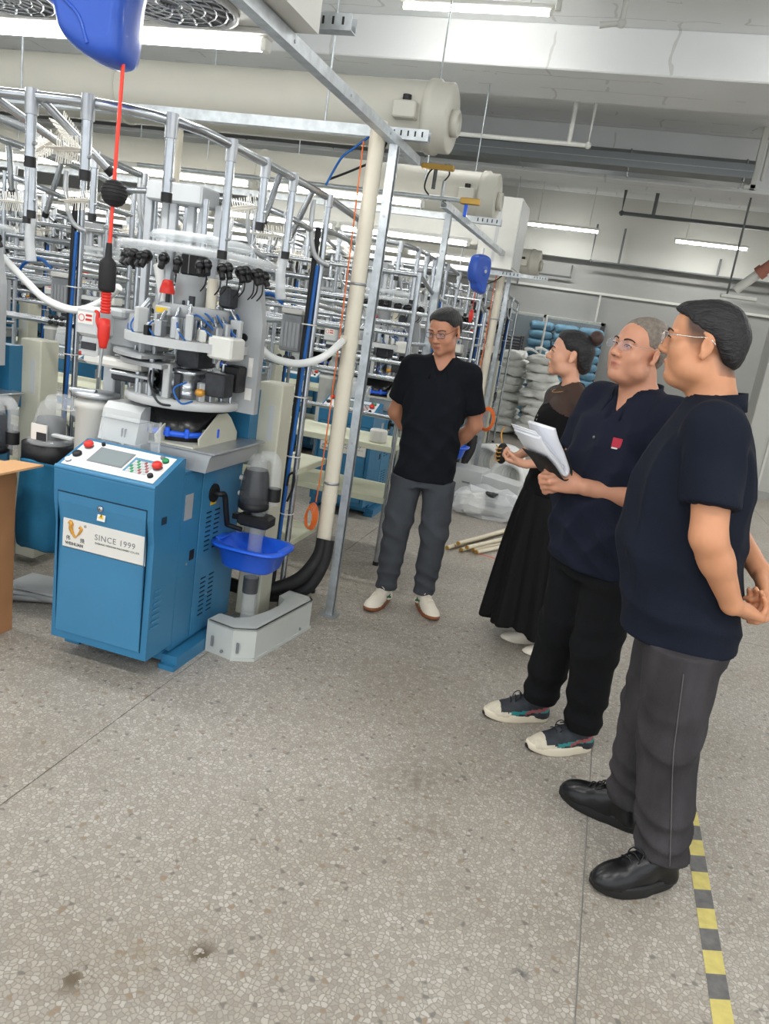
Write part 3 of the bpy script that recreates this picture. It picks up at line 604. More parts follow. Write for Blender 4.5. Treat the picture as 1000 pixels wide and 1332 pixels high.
    B('base_plate', 'blue_paint', -.2, .2, -.28, .25, .03, .07)
    # --- tray and chute on the right
    tray = MB().prism([(.02, .945), (.31, .945), (.315, .952), (.30, .93), (.285, .865), (.03, .865)], -.2, .265, 'y').build('tray', 'alu', t)
    MB().box(.01, .325, -.21, .275, .945, .955, .003).build('tray_rim', 'steel', tray)
    hexp = [(-.2, .955), (-.21, .99), (-.055, 1.085), (.02, 1.085), (.06, 1.06), (.13, .99), (.13, .955)]
    MB().prism([(y-.02, z) for y, z in hexp], .055, .062, 'x').build('chute_plate', 'beige', t)
    MB().prism([(y+.05, z) for y, z in hexp], .215, .222, 'x').build('chute_plate', 'beige', t)
    MB().box(.06, .22, -.2, .17, .955, .962).build('chute_floor', 'beige', t)
    # --- light cover on the left
    cov = MB().prism([(-.25, .93), (-.22, 1.06), (-.19, 1.085), (0, 1.085), (0, .93)], -.2, -.02, 'x').build('front_cover', 'light_grey', t)
    MB().box(-.2015, -.0185, -.236, -.1, 1.02, 1.022).build('cover_seam', 'ink_grey', cov)
    for x in (-.09, -.075): MB().box(x, x+.003, -.2475, -.23, .955, .99).build('cover_slot', 'ink_grey', cov)
    # --- knitting head, lower drum
    MB().lathe([(0, .87), (.165, .87), (.165, 1.10), (0, 1.10)], 24, at=(.04, 0, 0)).build('drum', 'black_gloss', t)
    dr2 = MB().lathe([(.167, .98), (.178, .985), (.178, 1.0), (.167, 1.005)], 24, at=(.04, 0, 0)).build('blue_ring', 'blue_plastic', t)
    for k in range(14):
        a = R(-180+360*k/14); MB().cbox((.04+.176*cos(a), .176*sin(a), 1.0), (.018, .018, .04), .003, rotm(0, 0, math.degrees(a))).build('ring_block', 'blue_plastic' if k % 3 else 'steel', dr2)
    MB().lathe([(.0, 1.105), (.235, 1.105), (.242, 1.11), (.242, 1.135), (.235, 1.14), (0, 1.14)], 32, at=(.04, 0, 0)).build('bed_plate', 'light_grey', t)
    MB().lathe([(.0, 1.14), (.12, 1.14), (.12, 1.17), (.105, 1.18), (.105, 1.225), (.115, 1.235), (.115, 1.26), (0, 1.26)], 28, at=(.05, -.02, 0)).build('needle_cylinder', 'chrome', t)
    for k in range(10):
        a = R(-200+22*k+(k % 2)*8); r = .185; h = .05+.03*((k*7) % 4)
        MB().cbox((.04+r*cos(a), r*sin(a), 1.14+h/2), (.035, .028, h), .004, rotm(0, 0, math.degrees(a))).build('cam_block', ['steel', 'light_grey', 'dark_mech', 'alu'][k % 4], t)
    for (x, y) in ((-.13, -.1), (-.08, -.17), (.22, .0), (.0, -.2)): MB().cyl((x, y, 1.14), (x, y, 1.30), .012, n=10).build('support_pin', 'chrome', t)
    MB().tube([(.16, -.19, 1.22), (.13, -.235, 1.19), (.17, -.24, 1.14), (.2, -.2, 1.15)], .004, 6, smooth_path=6).build('air_line', 'blue_tube', t)
    MB().tube([(.0, -.2, 1.25), (.03, -.25, 1.2), (.08, -.26, 1.13), (.12, -.22, 1.12)], .005, 6, smooth_path=6).build('air_line', 'dark_mech', t)
    MB().ell((.19, -.13, 1.18), (.022, .022, .018), 10, 6).build('copper_coil', 'gold', t)
    # middle carriage: sector plates
    def sector(n, m, r0, r1, z0, z1, a0, a1, c=(0.04, 0)):
        mb = MB(); mb.lathe([(r0, z0), (r1, z0), (r1, z1), (r0, z1), (r0, z0)], 20, at=(c[0], c[1], 0), a0=a0, a1=a1, smooth=False)
        for a in (a0, a1):
            ca, sa = cos(R(a)), sin(R(a)); mb.add([(c[0]+r*ca, c[1]+r*sa, z) for r, z in ((r0, z0), (r1, z0), (r1, z1), (r0, z1))], [(0, 1, 2, 3)])
        return mb.build(n, m, t)
    sector('lower_sector_plate', 'grey_paint', .05, .27, 1.262, 1.278, -215, -80)
    sector('middle_sector_plate', 'alu', .08, .30, 1.292, 1.306, -200, -95)
    sector('upper_sector_plate', 'light_grey', .05, .26, 1.35, 1.385, -175, 15)
    B('carriage_arm', 'machine_white', -.34, -.06, -.19, -.10, 1.222, 1.262, c=.01)
    B('carriage_head', 'dark_mech', .06, .16, -.12, .04, 1.27, 1.35, c=.008)
    B('valve_stack', 'dark_mech', .2, .29, -.12, -.03, 1.17, 1.27, c=.006); B('valve_stack', 'black', .23, .3, -.02, .06, 1.19, 1.30, c=.006)
    for k in range(12):
        a = R(-165+15*k); r = .2+.02*(k % 2); h = .05+.018*((k*5) % 4)
        q = rotm(0, 0, math.degrees(a)); c0 = (.04+r*cos(a), r*sin(a), 1.385+h/2)
        b0 = MB().cbox(c0, (.05, .03, h), .005, q).build('yarn_finger_box', ['machine_white', 'steel', 'alu', 'light_grey'][k % 4], t)
        MB().cyl((c0[0], c0[1], 1.38+h), (c0[0]-.03*cos(a), c0[1]-.03*sin(a), 1.42+h), .008, n=8).build('air_cylinder', 'chrome', b0)
        if k % 2 == 0:
            rr = r+.045
            MB().tube([(.04+r*cos(a), r*sin(a), 1.39+h), (.04+rr*cos(a+.1), rr*sin(a+.1), 1.42), (.04+rr*cos(a+.22), rr*sin(a+.22), 1.385), (.04+r*cos(a+.2), r*sin(a+.2), 1.37)], .0038, 6, smooth_path=5).build('air_line', 'blue_tube', b0)
    for k in range(6): MB().tube([(.1+.02*k, -.1+.03*k, 1.44), (.16+.015*k, -.16+.04*k, 1.49+.01*(k % 3)), (.22+.01*k, -.12+.03*k, 1.44), (.26, -.06+.02*k, 1.36)], .004, 6, smooth_path=5).build('air_line', 'blue_tube', t)
    B('right_block', 'machine_white', .22, .33, -.16, -.04, 1.33, 1.42, c=.008)
    # gearbox with sign on the left
    gb = B('gearbox', 'grey_paint', -.33, -.06, -.10, .03, 1.30, 1.43, c=.012)
    B('gearbox_cap', 'grey_paint', -.34, -.2, -.12, .06, 1.42, 1.46, c=.01)
    sb = B('sign_box', 'light_grey', -.37, -.26, -.205, -.08, 1.335, 1.455, c=.012)
    MB().box(-.358, -.285, -.2065, -.2055, 1.385, 1.432).build('sign_plate', 'plate_white', sb)
    MB().lathe([(.012, -.0004), (.015, -.0004), (.015, .0004), (.012, .0004), (.012, -.0004)], 14, Matrix.Rotation(R(90), 3, 'X'), (-.34, -.2072, 1.408)).build('sign_symbol', 'ink_red', sb)
    for z in (1.398, 1.415): MB().box(-.32, -.29, -.2074, -.207, z, z+.009).build('sign_print', 'ink_red', sb)
    B('terminal_block', 'light_grey', -.35, -.27, -.19, -.06, 1.25, 1.335, c=.006); MB().box(-.345, -.275, -.196, -.188, 1.28, 1.31).build('terminal_pins', 'dark_mech', t)
    B('left_post', 'alu', -.33, -.27, -.06, .0, .86, 1.26, c=.006)
    # left white cylinder
    cy = MB().lathe([(0, .62), (.075, .62), (.078, .64), (.078, 1.03), (.085, 1.035), (.085, 1.06), (.06, 1.075), (0, 1.075)], 24, at=(-.30, -.14, 0)).build('white_canister', 'machine_white', t)
    MB().lathe([(.0, 1.075), (.098, 1.08), (.098, 1.10), (0, 1.105)], 24, at=(-.30, -.14, 0)).build('canister_lid', 'steel', cy)
    MB().cyl((-.39, -.19, 1.10), (-.27, -.18, 1.105), .012, n=10).build('canister_arm', 'chrome', cy)
    B('lower_linkage', 'dark_mech', -.22, -.05, -.16, .0, 1.17, 1.22, c=.006); B('lower_linkage', 'steel', -.2, .0, -.2, -.16, 1.20, 1.215, c=.003)
    # top motor group
    MB().lathe([(.0, 1.47), (.15, 1.47), (.155, 1.475), (.155, 1.515), (.15, 1.52), (0, 1.52)], 28, at=(.07, -.01, 0)).build('head_plate', 'grey_paint', t)
    MB().lathe([(.07, 1.52), (.062, 1.6), (.06, 1.64), (0, 1.64)], 20, at=(.05, -.03, 0)).build('motor_cone', 'grey_paint', t)
    mo = B('motor', 'black', .015, .095, -.07, .01, 1.64, 1.725, c=.006); MB().box(.053, .057, -.0712, .0, 1.645, 1.72).build('motor_groove', 'ink_grey', mo)
    MB().lathe([(.031, 1.555), (.030, 1.57), (.02, 1.605), (.012, 1.61), (0, 1.61)], 16, at=(.008, -.14, 0)).build('red_cap', 'red', t)
    gd = B('head_guard', 'light_grey', -.03, .045, -.165, -.12, 1.47, 1.505, c=.004); MB().box(-.02, .03, -.1665, -.165, 1.478, 1.498).build('guard_label', 'yellow', gd)
    for x in (-.03, .042): MB().cyl((x, -.14, 1.5), (x+.012 if x < 0 else x-.01, -.14, 1.57), .003, n=6).build('guard_wire', 'chrome', gd)
    MB().cyl((.155, -.04, 1.52), (.155, -.04, 1.64), .022, n=14).build('white_cylinder', 'cream_pipe', t)
    B('fan_motor', 'dark_mech', .185, .235, -.04, .05, 1.53, 1.62, c=.01)
    B('glass_box', 'clear_dome', .1, .19, .06, .12, 1.56, 1.66, c=.004)
    for k in range(5): MB().cyl((-.12+.05*k, -.06+.012*k, 1.38), (-.12+.05*k, -.06+.012*k, 1.5), .008, n=8).build('head_pin', 'chrome', t)
    # small fittings scattered over the head
    rf = random.Random(11)
    for k in range(34):
        a = R(rf.uniform(-190, 10)); z, r = rf.choice([(1.14, .2), (1.14, .15), (1.262, .1), (1.306, .2), (1.385, .14), (1.385, .235), (1.52, .12), (1.43, .2)]); r += rf.uniform(-.03, .03)
        w, d, h = rf.uniform(.01, .03), rf.uniform(.01, .024), rf.uniform(.015, .05); c = (.04+r*cos(a), r*sin(a), z+h/2)
        if k % 3 == 2: MB().cyl((c[0], c[1], z), (c[0], c[1], z+h), w*.45, n=8).build('fitting', rf.choice(['chrome', 'dark_mech', 'brass']), t)
        else: MB().cbox(c, (w, d, h), .002, rotm(0, 0, math.degrees(a))).build('fitting', rf.choice(['dark_mech', 'steel', 'black', 'alu', 'blue_plastic', 'light_grey']), t)
    # right bracket plates and rear columns
    br = MB().prism([(.24, 1.10), (.35, 1.10), (.35, 1.48), (.31, 1.70), (.26, 1.72), (.20, 1.48), (.20, 1.30), (.24, 1.28)], .06, .10, 'y').build('bracket_plate', 'grey_paint', t)
    MB().box(.30, .33, .058, .06, 1.16, 1.21).build('bracket_label', 'plate_white', br); MB().cyl((.27, .05, 1.42), (.27, .06, 1.42), .018, n=12).build('bracket_hole', 'black', br)
    MB().box(.305, .325, .055, .06, 1.26, 1.34).build('bracket_label', 'plate_white', br)
    B('blue_column', 'blue_paint', .14, .25, .24, .33, .865, 1.18)
    pc = B('tall_cabinet', 'beige', .235, .36, .33, .47, .05, 1.22, c=.006); MB().box(.30, .33, .3285, .33, .95, 1.12).build('cabinet_slot', 'light_grey', pc)
    B('rear_cabinet', 'beige', -.34, -.18, .28, .42, .05, 1.2, c=.006); B('rear_panel', 'blue_paint', -.17, .13, .3, .40, .05, 1.15, c=.004)
    for i, (x, y) in enumerate(((-.27, .12), (-.21, .16), (-.16, .14), (-.09, .17), (-.03, .16), (-.24, .2), (.03, .19))): B('mast_profile', 'alu' if i % 2 else 'steel', x-.017, x+.017, y-.015, y+.015, 1.2, 1.95+.03*(i % 3), c=.004)
    B('mast_head', 'grey_paint', -.27, .0, .08, .24, 1.93, 2.01, c=.008); B('mast_switch', 'black', -.11, -.085, .1, .13, 1.6, 1.64, c=.003)
    MB().tube([(-.10, -.05, 1.66), (-.07, -.07, 1.6), (-.045, -.08, 1.52), (-.04, -.08, 1.42), (-.04, -.08, 1.36)], [.02, .016], 10, smooth_path=5).build('yarn_suction_hose', 'white_tube', t)
    # clear disc with its ring of black clips
    MB().lathe([(.10, 1.735), (.31, 1.715), (.325, 1.72), (.325, 1.735), (.31, 1.742), (.10, 1.76)], 40, at=(.06, 0, 0)).build('clear_disc', 'clear', t)
    MB().lathe([(.318, 1.712), (.33, 1.712), (.33, 1.74), (.318, 1.74), (.318, 1.712)], 40, at=(.06, 0, 0)).build('disc_rim', 'clear_dome', t)
    MB().lathe([(.05, 1.77), (.2, 1.765), (.22, 1.775), (.2, 1.80), (.05, 1.81)], 30, at=(.06, .02, 0)).build('upper_clear_disc', 'clear', t)
    MB().cyl((.06, .02, 1.72), (.06, .02, 1.95), .012, n=10).build('disc_spindle', 'chrome', t)
    for k in range(24):
        a = R(-188+8.4*k+(3 if k % 2 else 0)); r = .283
        if k in (11, 14): continue
        q = rotm(0, 0, math.degrees(a)); c = (.06+r*cos(a), r*sin(a), 1.685-.006*(k % 2))
        cl = MB().ell(c, (.027, .020, .024), 8, 6, q).build('yarn_clip', 'black_gloss', t)
        MB().cyl(c, (c[0]+.022*cos(a), c[1]+.022*sin(a), c[2]-.036), .013, n=8).build('clip_nose', 'black', cl)
        if k > 15: MB().tube([(c[0], c[1], c[2]-.02), (c[0]+.01, c[1]-.02, c[2]-.07), (c[0]-.02, c[1], c[2]-.10)], .003, 5, smooth_path=4).build('clip_wire', 'black', cl)
    return t
ORD = ['first', 'second', 'third', 'fourth', 'fifth', 'sixth', 'seventh']
machine = make_machine()
machine.location = (MCX, MCY, 0); machine['label'] = 'blue knitting machine with slanted control console, in front of the chrome frame nearest the camera'
machine['group'] = 'knitting machines'
ROWS = [3.0, 6.15, 8.35, 10.6]
for j, yc in enumerate(ROWS):
    for k in range([3, 5, 6, 6][j]):
        if j == 0 and k == 0: continue
        c = copy_tree(machine); c.location = (MCX-1.34*k-(0 if j == 0 else .1), yc, 0)
        c['label'] = 'blue and white knitting machine, %s from the aisle in the %s row' % (ORD[k], ['nearest', 'second', 'third', 'farthest'][j])

# ------------------------------------------------------------------ chrome creel frame of one machine
def brush_mb(p, d, L, w, seedv=0):
    """comb brush: spine along d with bristles on both sides"""
    rnd = random.Random(seedv); p = Vector(p); d = Vector(d).normalized(); up = Vector((0, 0, 1)); sd = d.cross(up)
    if sd.length < .1: sd = Vector((0, 1, 0))
    sd.normalize(); sp = MB(); sp.cyl(p, p+d*L, .006, n=6); br = MB(); n = int(L/.013)
    u2 = sd.cross(d).normalized()
    for i in range(1, n):
        for s, ax in ((1, u2), (-1, u2), (1, sd), (-1, sd)):
            b = p+d*(L*i/n); e = b+ax*(s*w)+d*(rnd.uniform(.006, .014)); br.cyl(b, e, .0022, n=4, cap=False)
    return sp, br
def make_creel():
    """local origin: centre of the machine it serves"""
    t = thing('creel_frame', '', 'yarn frame')
    # top rail: right leg, rounded corner, front, rounded corner, left leg
    zr = 2.10; rt = [(.40, .97, zr-.05), (.36, .58, zr-.01), (.345, .2, zr), (.34, -.25, zr)]
    for a in np.linspace(0, 90, 7)[1:]: rt.append((.34-.34*(1-cos(R(a))), -.45-.34*sin(R(a))+.02, zr))
    rt += [(-.25, -.79, zr)]
    for a in np.linspace(0, 90, 7)[1:]: rt.append((-.25-.36*sin(R(a)), -.79+.36*(1-cos(R(a))), zr))
    rt += [(-.62, .2, zr), (-.63, .58, zr-.01)]
    MB().tube(rt, .0165, 10).build('top_rail', 'chrome', t)
    for i, (x, y, h) in enumerate([(.37, .585, 2.09), (.405, .97, 2.05), (-.62, .585, 2.09), (-.60, .97, 2.05)]):
        po = MB().cyl((x, y, .01), (x, y, h), .0155, n=10).build('frame_post', 'chrome', t)
        MB().cyl((x, y, h-.045), (x, y, h+.012), .021, n=10).build('clamp_sleeve', 'steel', po); MB().cyl((x, y, 0), (x, y, .02), .02, n=10).build('foot_cap', 'black', po)
    for x in (.38, -.61): MB().tube([(x, .585, .05), (x+.02, .97, .05)], .0125, 8).build('foot_bar', 'chrome', t)
    for z in (1.72, 1.60, 1.30): MB().cyl((-.62, .585, z), (.37, .585, z), .0135, n=8).build('cross_rail', 'chrome', t)
    for z in (1.66, 1.5): MB().cyl((-.60, .97, z), (.405, .97, z), .0125, n=8).build('cross_rail', 'chrome', t)
    for z in (1.95, 1.6): MB().cyl((.37, .585, z), (.405, .97, z-.02), .0125, n=8).build('cross_rail', 'chrome', t)
    for z in (.40, .79):
        MB().box(-.60, .385, .575, .985, z-.035, z, .004).build('shelf_board', 'shelf_board', t)
    # drop tubes with end caps, clamps and brushes
    drops = [(.345, .22, .30), (.343, -.05, .22), (.342, -.33, .36), (.285, -.63, .22), (.08, -.775, .2), (-.12, -.785, .18), (-.36, -.775, .24), (-.56, -.58, .2), (-.61, -.2, .3), (-.62, .2, .25)]
    for i, (x, y, L) in enumerate(drops):
        dt = MB().cyl((x, y, zr+.02), (x, y, zr-L), .0165, n=10).build('drop_tube', 'chrome', t)
        MB().cyl((x, y, zr-L-.03), (x, y, zr-L), .0185, n=10).build('end_cap', 'black', dt); MB().cyl((x, y, zr-.055), (x, y, zr+.02), .021, n=10).build('clamp_sleeve', 'steel', dt)
        MB().cyl((x, y, zr-L+.04), (x+.03, y-.01, zr-L+.04), .006, n=6).build('thumb_screw', 'steel', dt)
        if i in (0, 1, 4, 6, 7, 9):
            dd = (-1, .15+.2*(i % 3), -.12*(i % 2)); sp, br = brush_mb((x, y, zr-L+.06), dd, .17, .042, i)
            s_ = sp.build('brush_spine', 'bristle', dt); br.build('bristles', 'bristle', s_)['kind'] = 'stuff'
    for i, (a, b) in enumerate([((-.1, -.78, zr), (.03, -.6, zr-.16)), ((-.3, -.78, zr), (-.16, -.5, zr-.12)), ((.34, .1, zr), (.20, .28, zr-.18)), ((.345, .45, zr), (.22, .5, zr-.25))]):
        at = MB().cyl(a, b, .0135, n=10).build('slant_arm', 'chrome', t); v = (Vector(b)-Vector(a)).normalized(); MB().cyl(b, Vector(b)+v*.025, .0165, n=10).build('end_cap', 'black', at)
        if i < 2:
            sp, br = brush_mb(Vector(b)+Vector((-.12, .02, .05)), (-.5, .2, .35-.5*i), .17, .042, 20+i); s_ = sp.build('brush_spine', 'bristle', at); br.build('bristles', 'bristle', s_)['kind'] = 'stuff'
    # J-shaped yarn pipes
    for (x, y) in ((.33, .5), (-.55, .45), (-.02, .55)):
        MB().tube([(x, y, 2.06), (x, y, 1.98), (x+.005, y+.01, 1.90), (x+.02, y+.03, 1.83), (x+.05, y+.05, 1.80), (x+.09, y+.06, 1.79)], .0125, 8, smooth_path=4).build('bent_pipe', 'alu', t)
    # inner lower tube loop
    MB().tube([(-.55, .3, 1.98), (-.2, .27, 1.99), (.15, .3, 1.98), (.3, .36, 1.95), (.33, .5, 1.93)], .0135, 8, smooth_path=4).build('inner_rail', 'chrome', t)
    for x in (-.35, -.1, .15): MB().cyl((x, .29, 2.0), (x, .29, 1.62), .011, n=8).build('hanging_rod', 'chrome', t)
    for i, x in enumerate((-.3, .0, .3)): 
        mb = MB(); mb.tube([(x, .3, 1.97), (x+.01, .3, 1.85), (x-.005, .3, 1.72), (x+.01, .3, 1.6)], [.02, .026], 8, cap=False, smooth_path=3); mb.build('plastic_sleeve', 'clear_film', t)
    # yarn feeder block on an arm
    MB().cyl((.0, .6, 1.48), (.2, .62, 1.50), .012, n=8).build('feeder_arm', 'galv', t)
    fb = MB().box(.2, .31, .58, .66, 1.36, 1.54, .006).build('feeder_block', 'steel', t)
    for k in range(5): MB().box(.205+.021*k, .218+.021*k, .575, .58, 1.38, 1.5).build('feeder_fin', 'alu', fb)
    MB().box(.2, .31, .57, .66, 1.54, 1.565, .004).build('feeder_cap', 'plate_white', fb)
    for k in range(6): MB().ell((.215+.035*(k % 3), .57, 1.33-.03*(k//3)), (.016, .014, .013), 8, 6).build('feeder_knob', 'dark_mech', fb)
    MB().tube([(.0, .56, 1.5), (.04, .56, 1.58), (.13, .57, 1.62), (.2, .58, 1.58)], .009, 7, smooth_path=5).build('air_line', 'blue_tube', t)
    # hoses strapped to the front post
    MB().tube([(.365, .555, 1.78), (.358, .55, 1.4), (.352, .548, 1.0), (.345, .545, .75), (.34, .54, .3)], .0095, 8, smooth_path=4).build('hose_bundle', 'blue_tube', t)
    MB().tube([(.345, .56, 1.95), (.34, .56, 1.4), (.335, .56, .9), (.33, .56, .5), (.33, .55, .12)], .014, 8, smooth_path=4).build('hose_bundle', 'rubber', t)
    MB().tube([(.35, .54, .70), (.36, .53, .76), (.385, .53, .77), (.385, .535, .7), (.36, .54, .62)], .006, 6, smooth_path=5).build('hose_loop', 'rubber', t)
    for z in (.55, .85, 1.15, 1.5): MB().lathe([(.036, 0), (.0375, 0), (.0375, .006), (.036, .006)], 14, at=(.355, .565, z)).build('cable_tie', 'plate_white', t)
    return t
creel = make_creel(); creel.location = (MCX, MCY, 0)
creel['label'] = 'chrome tube yarn frame with brushes and pale shelf boards around the nearest machine'; creel['group'] = 'chrome yarn frames'
for j, yc in enumerate(ROWS):
    for k in range([3, 4, 5, 5][j]):
        if j == 0 and k == 0: continue
        c = copy_tree(creel); c.location = (MCX-1.34*k-(0 if j == 0 else .1), yc, 0)
        c['label'] = 'chrome tube yarn frame around the %s machine from the aisle in the %s row' % (ORD[k], ['nearest', 'second', 'third', 'farthest'][j])

# second rack of shelves behind the first frame
def yarn_rack(x1, y, label, n=3):
    t = thing('yarn_rack', label, 'shelf rack', (x1, y, 0))
    for i in range(n):
        for yy in (0, .42):
            po = MB().cyl((-1.1*i, yy, .01), (-1.1*i, yy, 1.88-.1*(yy > 0)), .0165, n=10).build('rack_post', 'chrome', t); MB().cyl((-1.1*i, yy, 0), (-1.1*i, yy, .025), .021, n=10).build('foot_cap', 'black', po)
            MB().ell((-1.1*i, yy, 1.89-.1*(yy > 0)), (.022, .022, .02), 8, 6).build('top_joint', 'steel', po)
        MB().cyl((-1.1*i, 0, 1.87), (-1.1*i, .42, 1.78), .0145, n=8).build('rack_rail', 'chrome', t)
        MB().cyl((-1.1*i, 0, .06), (-1.1*i, .42, .06), .0125, n=8).build('rack_rail', 'chrome', t)
        for z in (1.45, 1.12): MB().cyl((-1.1*i, 0, z), (-1.1*i, .42, z), .0125, n=8).build('rack_rail', 'chrome', t)
    for z in (1.86, 1.56, 1.5, 1.22, .98): MB().cyl((-1.1*(n-1), 0, z), (0, 0, z), .0135, n=8).build('rack_rail', 'chrome', t)
    for z in (1.64, 1.3): MB().cyl((-1.1*(n-1), .42, z), (0, .42, z), .0135, n=8).build('rack_rail', 'chrome', t)
    for i in range(n-1):
        for z in (.46, .80): MB().box(-1.1*(i+1)+.005, -1.1*i-.005, -.02, .44, z-.04, z, .004).build('shelf_board', 'shelf_board', t)
    return t
yarn_rack(-1.225, 4.71, 'chrome rack with two pale shelf boards behind the nearest yarn frame', 4)
yarn_rack(-1.30, 7.35, 'chrome rack with pale shelf boards in front of the third machine row', 5)
t = tag(MB().lathe([(.0, 0), (.055, 0), (.058, .01), (.058, .07), (.052, .08), (.02, .08), (.02, .03), (0, .03)], 20, at=(-1.36, 4.80, .801)).build('yarn_cone', 'plate_white'), 'white yarn spool standing on the upper pale shelf beside the man', 'yarn spool')

# ------------------------------------------------------------------ tool balancers with red cables
def balancer(x, y, z, s, label, rz, tool=True):
    t = thing('tool_balancer', label, 'tool balancer', (x, y, z), rz)
    pr = [(-.19, .42), (-.20, .25), (-.165, .14), (-.10, .09), (-.07, .02), (.02, -.03), (.105, -.035), (.125, .02), (.13, .14), (.155, .26), (.15, .42), (.08, .5), (-.1, .5)]
    pr = [(p_.x*s, p_.y*s) for p_ in catmull([Vector((a, b, 0)) for a, b in pr], 4, True)]; ce = (0, .25*s)
    mb = MB(); h = .085*s
    layers = [(-h, .80), (-h*.96, .88), (-h*.82, .95), (-h*.5, .99), (0, 1), (h*.5, .99), (h*.82, .95), (h*.96, .88), (h, .80)]; n = len(pr)
    vs = [(ce[0]+(a-ce[0])*k, w, ce[1]+(b-ce[1])*k) for w, k in layers for a, b in pr]
    fs = [tuple(range(n)), tuple(range((len(layers)-1)*n, len(layers)*n))]
    for l in range(len(layers)-1):
        for i in range(n): fs.append((l*n+i, l*n+(i+1) % n, l*n+n+(i+1) % n, l*n+n+i))
    mb.add(vs, fs[:2]); mb.add(vs, fs[2:], True); bd = mb.build('housing', 'blue_reel', t)
    mb = MB(); mb.lathe([(.0, .012*s), (.03*s, .012*s), (.06*s, .008*s), (.085*s, 0)], 24, Matrix.Rotation(R(90), 3, 'X'), (.02*s, -h+.002, .28*s)); mb.build('hub_cover', 'blue_reel', t)
    MB().lathe([(.0, .018*s), (.02*s, .018*s), (.026*s, .012*s), (.026*s, 0)], 16, Matrix.Rotation(R(90), 3, 'X'), (.02*s, -h, .28*s)).build('hub_bolt', 'light_grey', t)
    MB().tube([(-.14*s, -h*.93, .2*s), (-.06*s, -h*1.0, .12*s), (.0, -h*1.0, .07*s), (.03*s, -h*.97, .0)], .006*s, 6, smooth_path=4).build('housing_rib', 'blue_reel', t)
    MB().cyl((.0, 0, .49*s), (.0, 0, .60*s), .014*s, n=8).build('hanger_hook', 'steel', t)
    return t
balancer(-1.545, 2.02, 2.18, .9, 'big blue tool balancer hanging at the top left, with a red cable below', 6)
t = thing('air_screwdriver', 'red air screwdriver with black sleeve hanging from the red cable in front of the machine', 'hand tool', (-1.452, 2.02, 1.292)); t.scale = (.88, .88, .88)
MB().tube([(.006, 0, 1.0), (.0, 0, .75), (-.006, 0, .42)], .0062, 8).build('red_cable', 'red_cable', t)
bl = MB().ell((.0, 0, .60), (.042, .042, .042), 18, 12).build('stop_ball', 'rubber', t)
for k in range(-3, 4):
    rr = math.sqrt(.0425**2-(.011*k)**2); MB().tube([(rr*cos(a), rr*sin(a), .60+.011*k) for a in np.linspace(0, 2*pi, 21)[:-1]], .0016, 4, closed=True).build('ball_rib', 'black', bl)
MB().lathe([(.009, .445), (.011, .42), (.012, .40), (.026, .385), (.028, .375), (.028, .30), (.024, .29), (.016, .288), (0, .288)], 16, at=(-.008, 0, 0)).build('black_sleeve', 'rubber', t)
bl = MB()
for k in range(7): bl.lathe([(.014, 0), (.0175, .003), (.0175, .007), (.014, .010)], 14, at=(-.008, 0, .218+.010*k))
bl.build('red_bellows', 'red', t)
MB().lathe([(.0, .12), (.012, .122), (.014, .135), (.02, .16), (.021, .19), (.019, .22), (0, .222)], 14, at=(-.010, 0, -.02)).build('tool_body', 'red', t)
MB().tube([(-.024, 0, .165), (-.036, 0, .19), (-.036, 0, .215), (-.048, 0, .22)], [.009, .005], 8, smooth_path=3).build('trigger_lever', 'red', t)
MB().cyl((-.012, 0, .105), (-.02, .0, .0), .006, .004, n=8).build('tool_bit', 'steel', t)
balancer(-1.175, 6.4, 1.90, .55, 'small blue tool balancer hanging from the far steel beam above the standing man', 60)
t = thing('air_screwdriver', 'small red air tool hanging below the far blue tool balancer', 'hand tool', (-1.185, 6.4, 1.64)); t.scale = (.55, .55, .5)
MB().tube([(.02, 0, .72), (.0, 0, .45), (-.0, 0, .2)], .006, 6).build('red_cable', 'red_cable', t)
MB().cyl((.03, 0, .22), (.03, 0, .34), .02, n=10).build('black_sleeve', 'rubber', t); MB().lathe([(0, 0), (.02, .02), (.035, .1), (.03, .2), (0, .22)], 10).build('tool_body', 'red', t)

# ------------------------------------------------------------------ things around the near machine
def yarn_pot(x, y, z, label, s=1.):
    t = thing('suction_pot', label, 'suction pot', (x, y, z))
    MB().lathe([(.062*s, 0), (.066*s, .005), (.064*s, .05*s), (.055*s, .13*s), (.048*s, .15*s)], 20).build('smoked_cup', 'smoke', t)
    MB().lathe([(.048*s, .15*s), (.049*s, .155*s), (.040*s, .19*s), (.022*s, .215*s), (0, .22*s)], 20).build('clear_dome', 'clear_dome', t)
    MB().lathe([(0, -.03*s), (.055*s, -.03*s), (.068*s, -.02*s), (.068*s, .004*s), (0, .004*s)], 20).build('pot_base', 'black', t)
    MB().tube([(.01, .02, .205*s), (.05*s, .03, .21*s), (.075*s, .03, .18*s), (.078*s, .03, .1*s), (.078*s, .03, .0)], .024*s, 12, smooth_path=4).build('clear_bend', 'clear_dome', t)
    MB().cyl((.078*s, .03, .02), (.078*s, .03, .075*s), .030*s, n=14).build('hose_clip', 'black', t)
    for z2 in (.03, .10): MB().cyl((-.075*s, 0, z2*s), (-.055*s, 0, z2*s), .011*s, n=8).build('side_screw', 'plate_white', t)
    return t
yarn_pot(-1.43, 3.14, .69, 'smoked suction pot with clear dome right of the blue machine', 1.05)
t = thing('pot_stand', 'clear pipe with black clamp carrying the suction pot above the floor', 'pipe', (-1.40, 3.14, 0))
MB().cyl((0, 0, .10), (0, 0, .66), .033, n=16).build('clear_pipe', 'clear_dome', t)
MB().box(-.085, .07, -.05, .05, .585, .64, .01).build('clamp_block', 'black', t); MB().box(-.12, -.085, -.02, .02, .60, .625).build('clamp_arm', 'black', t)
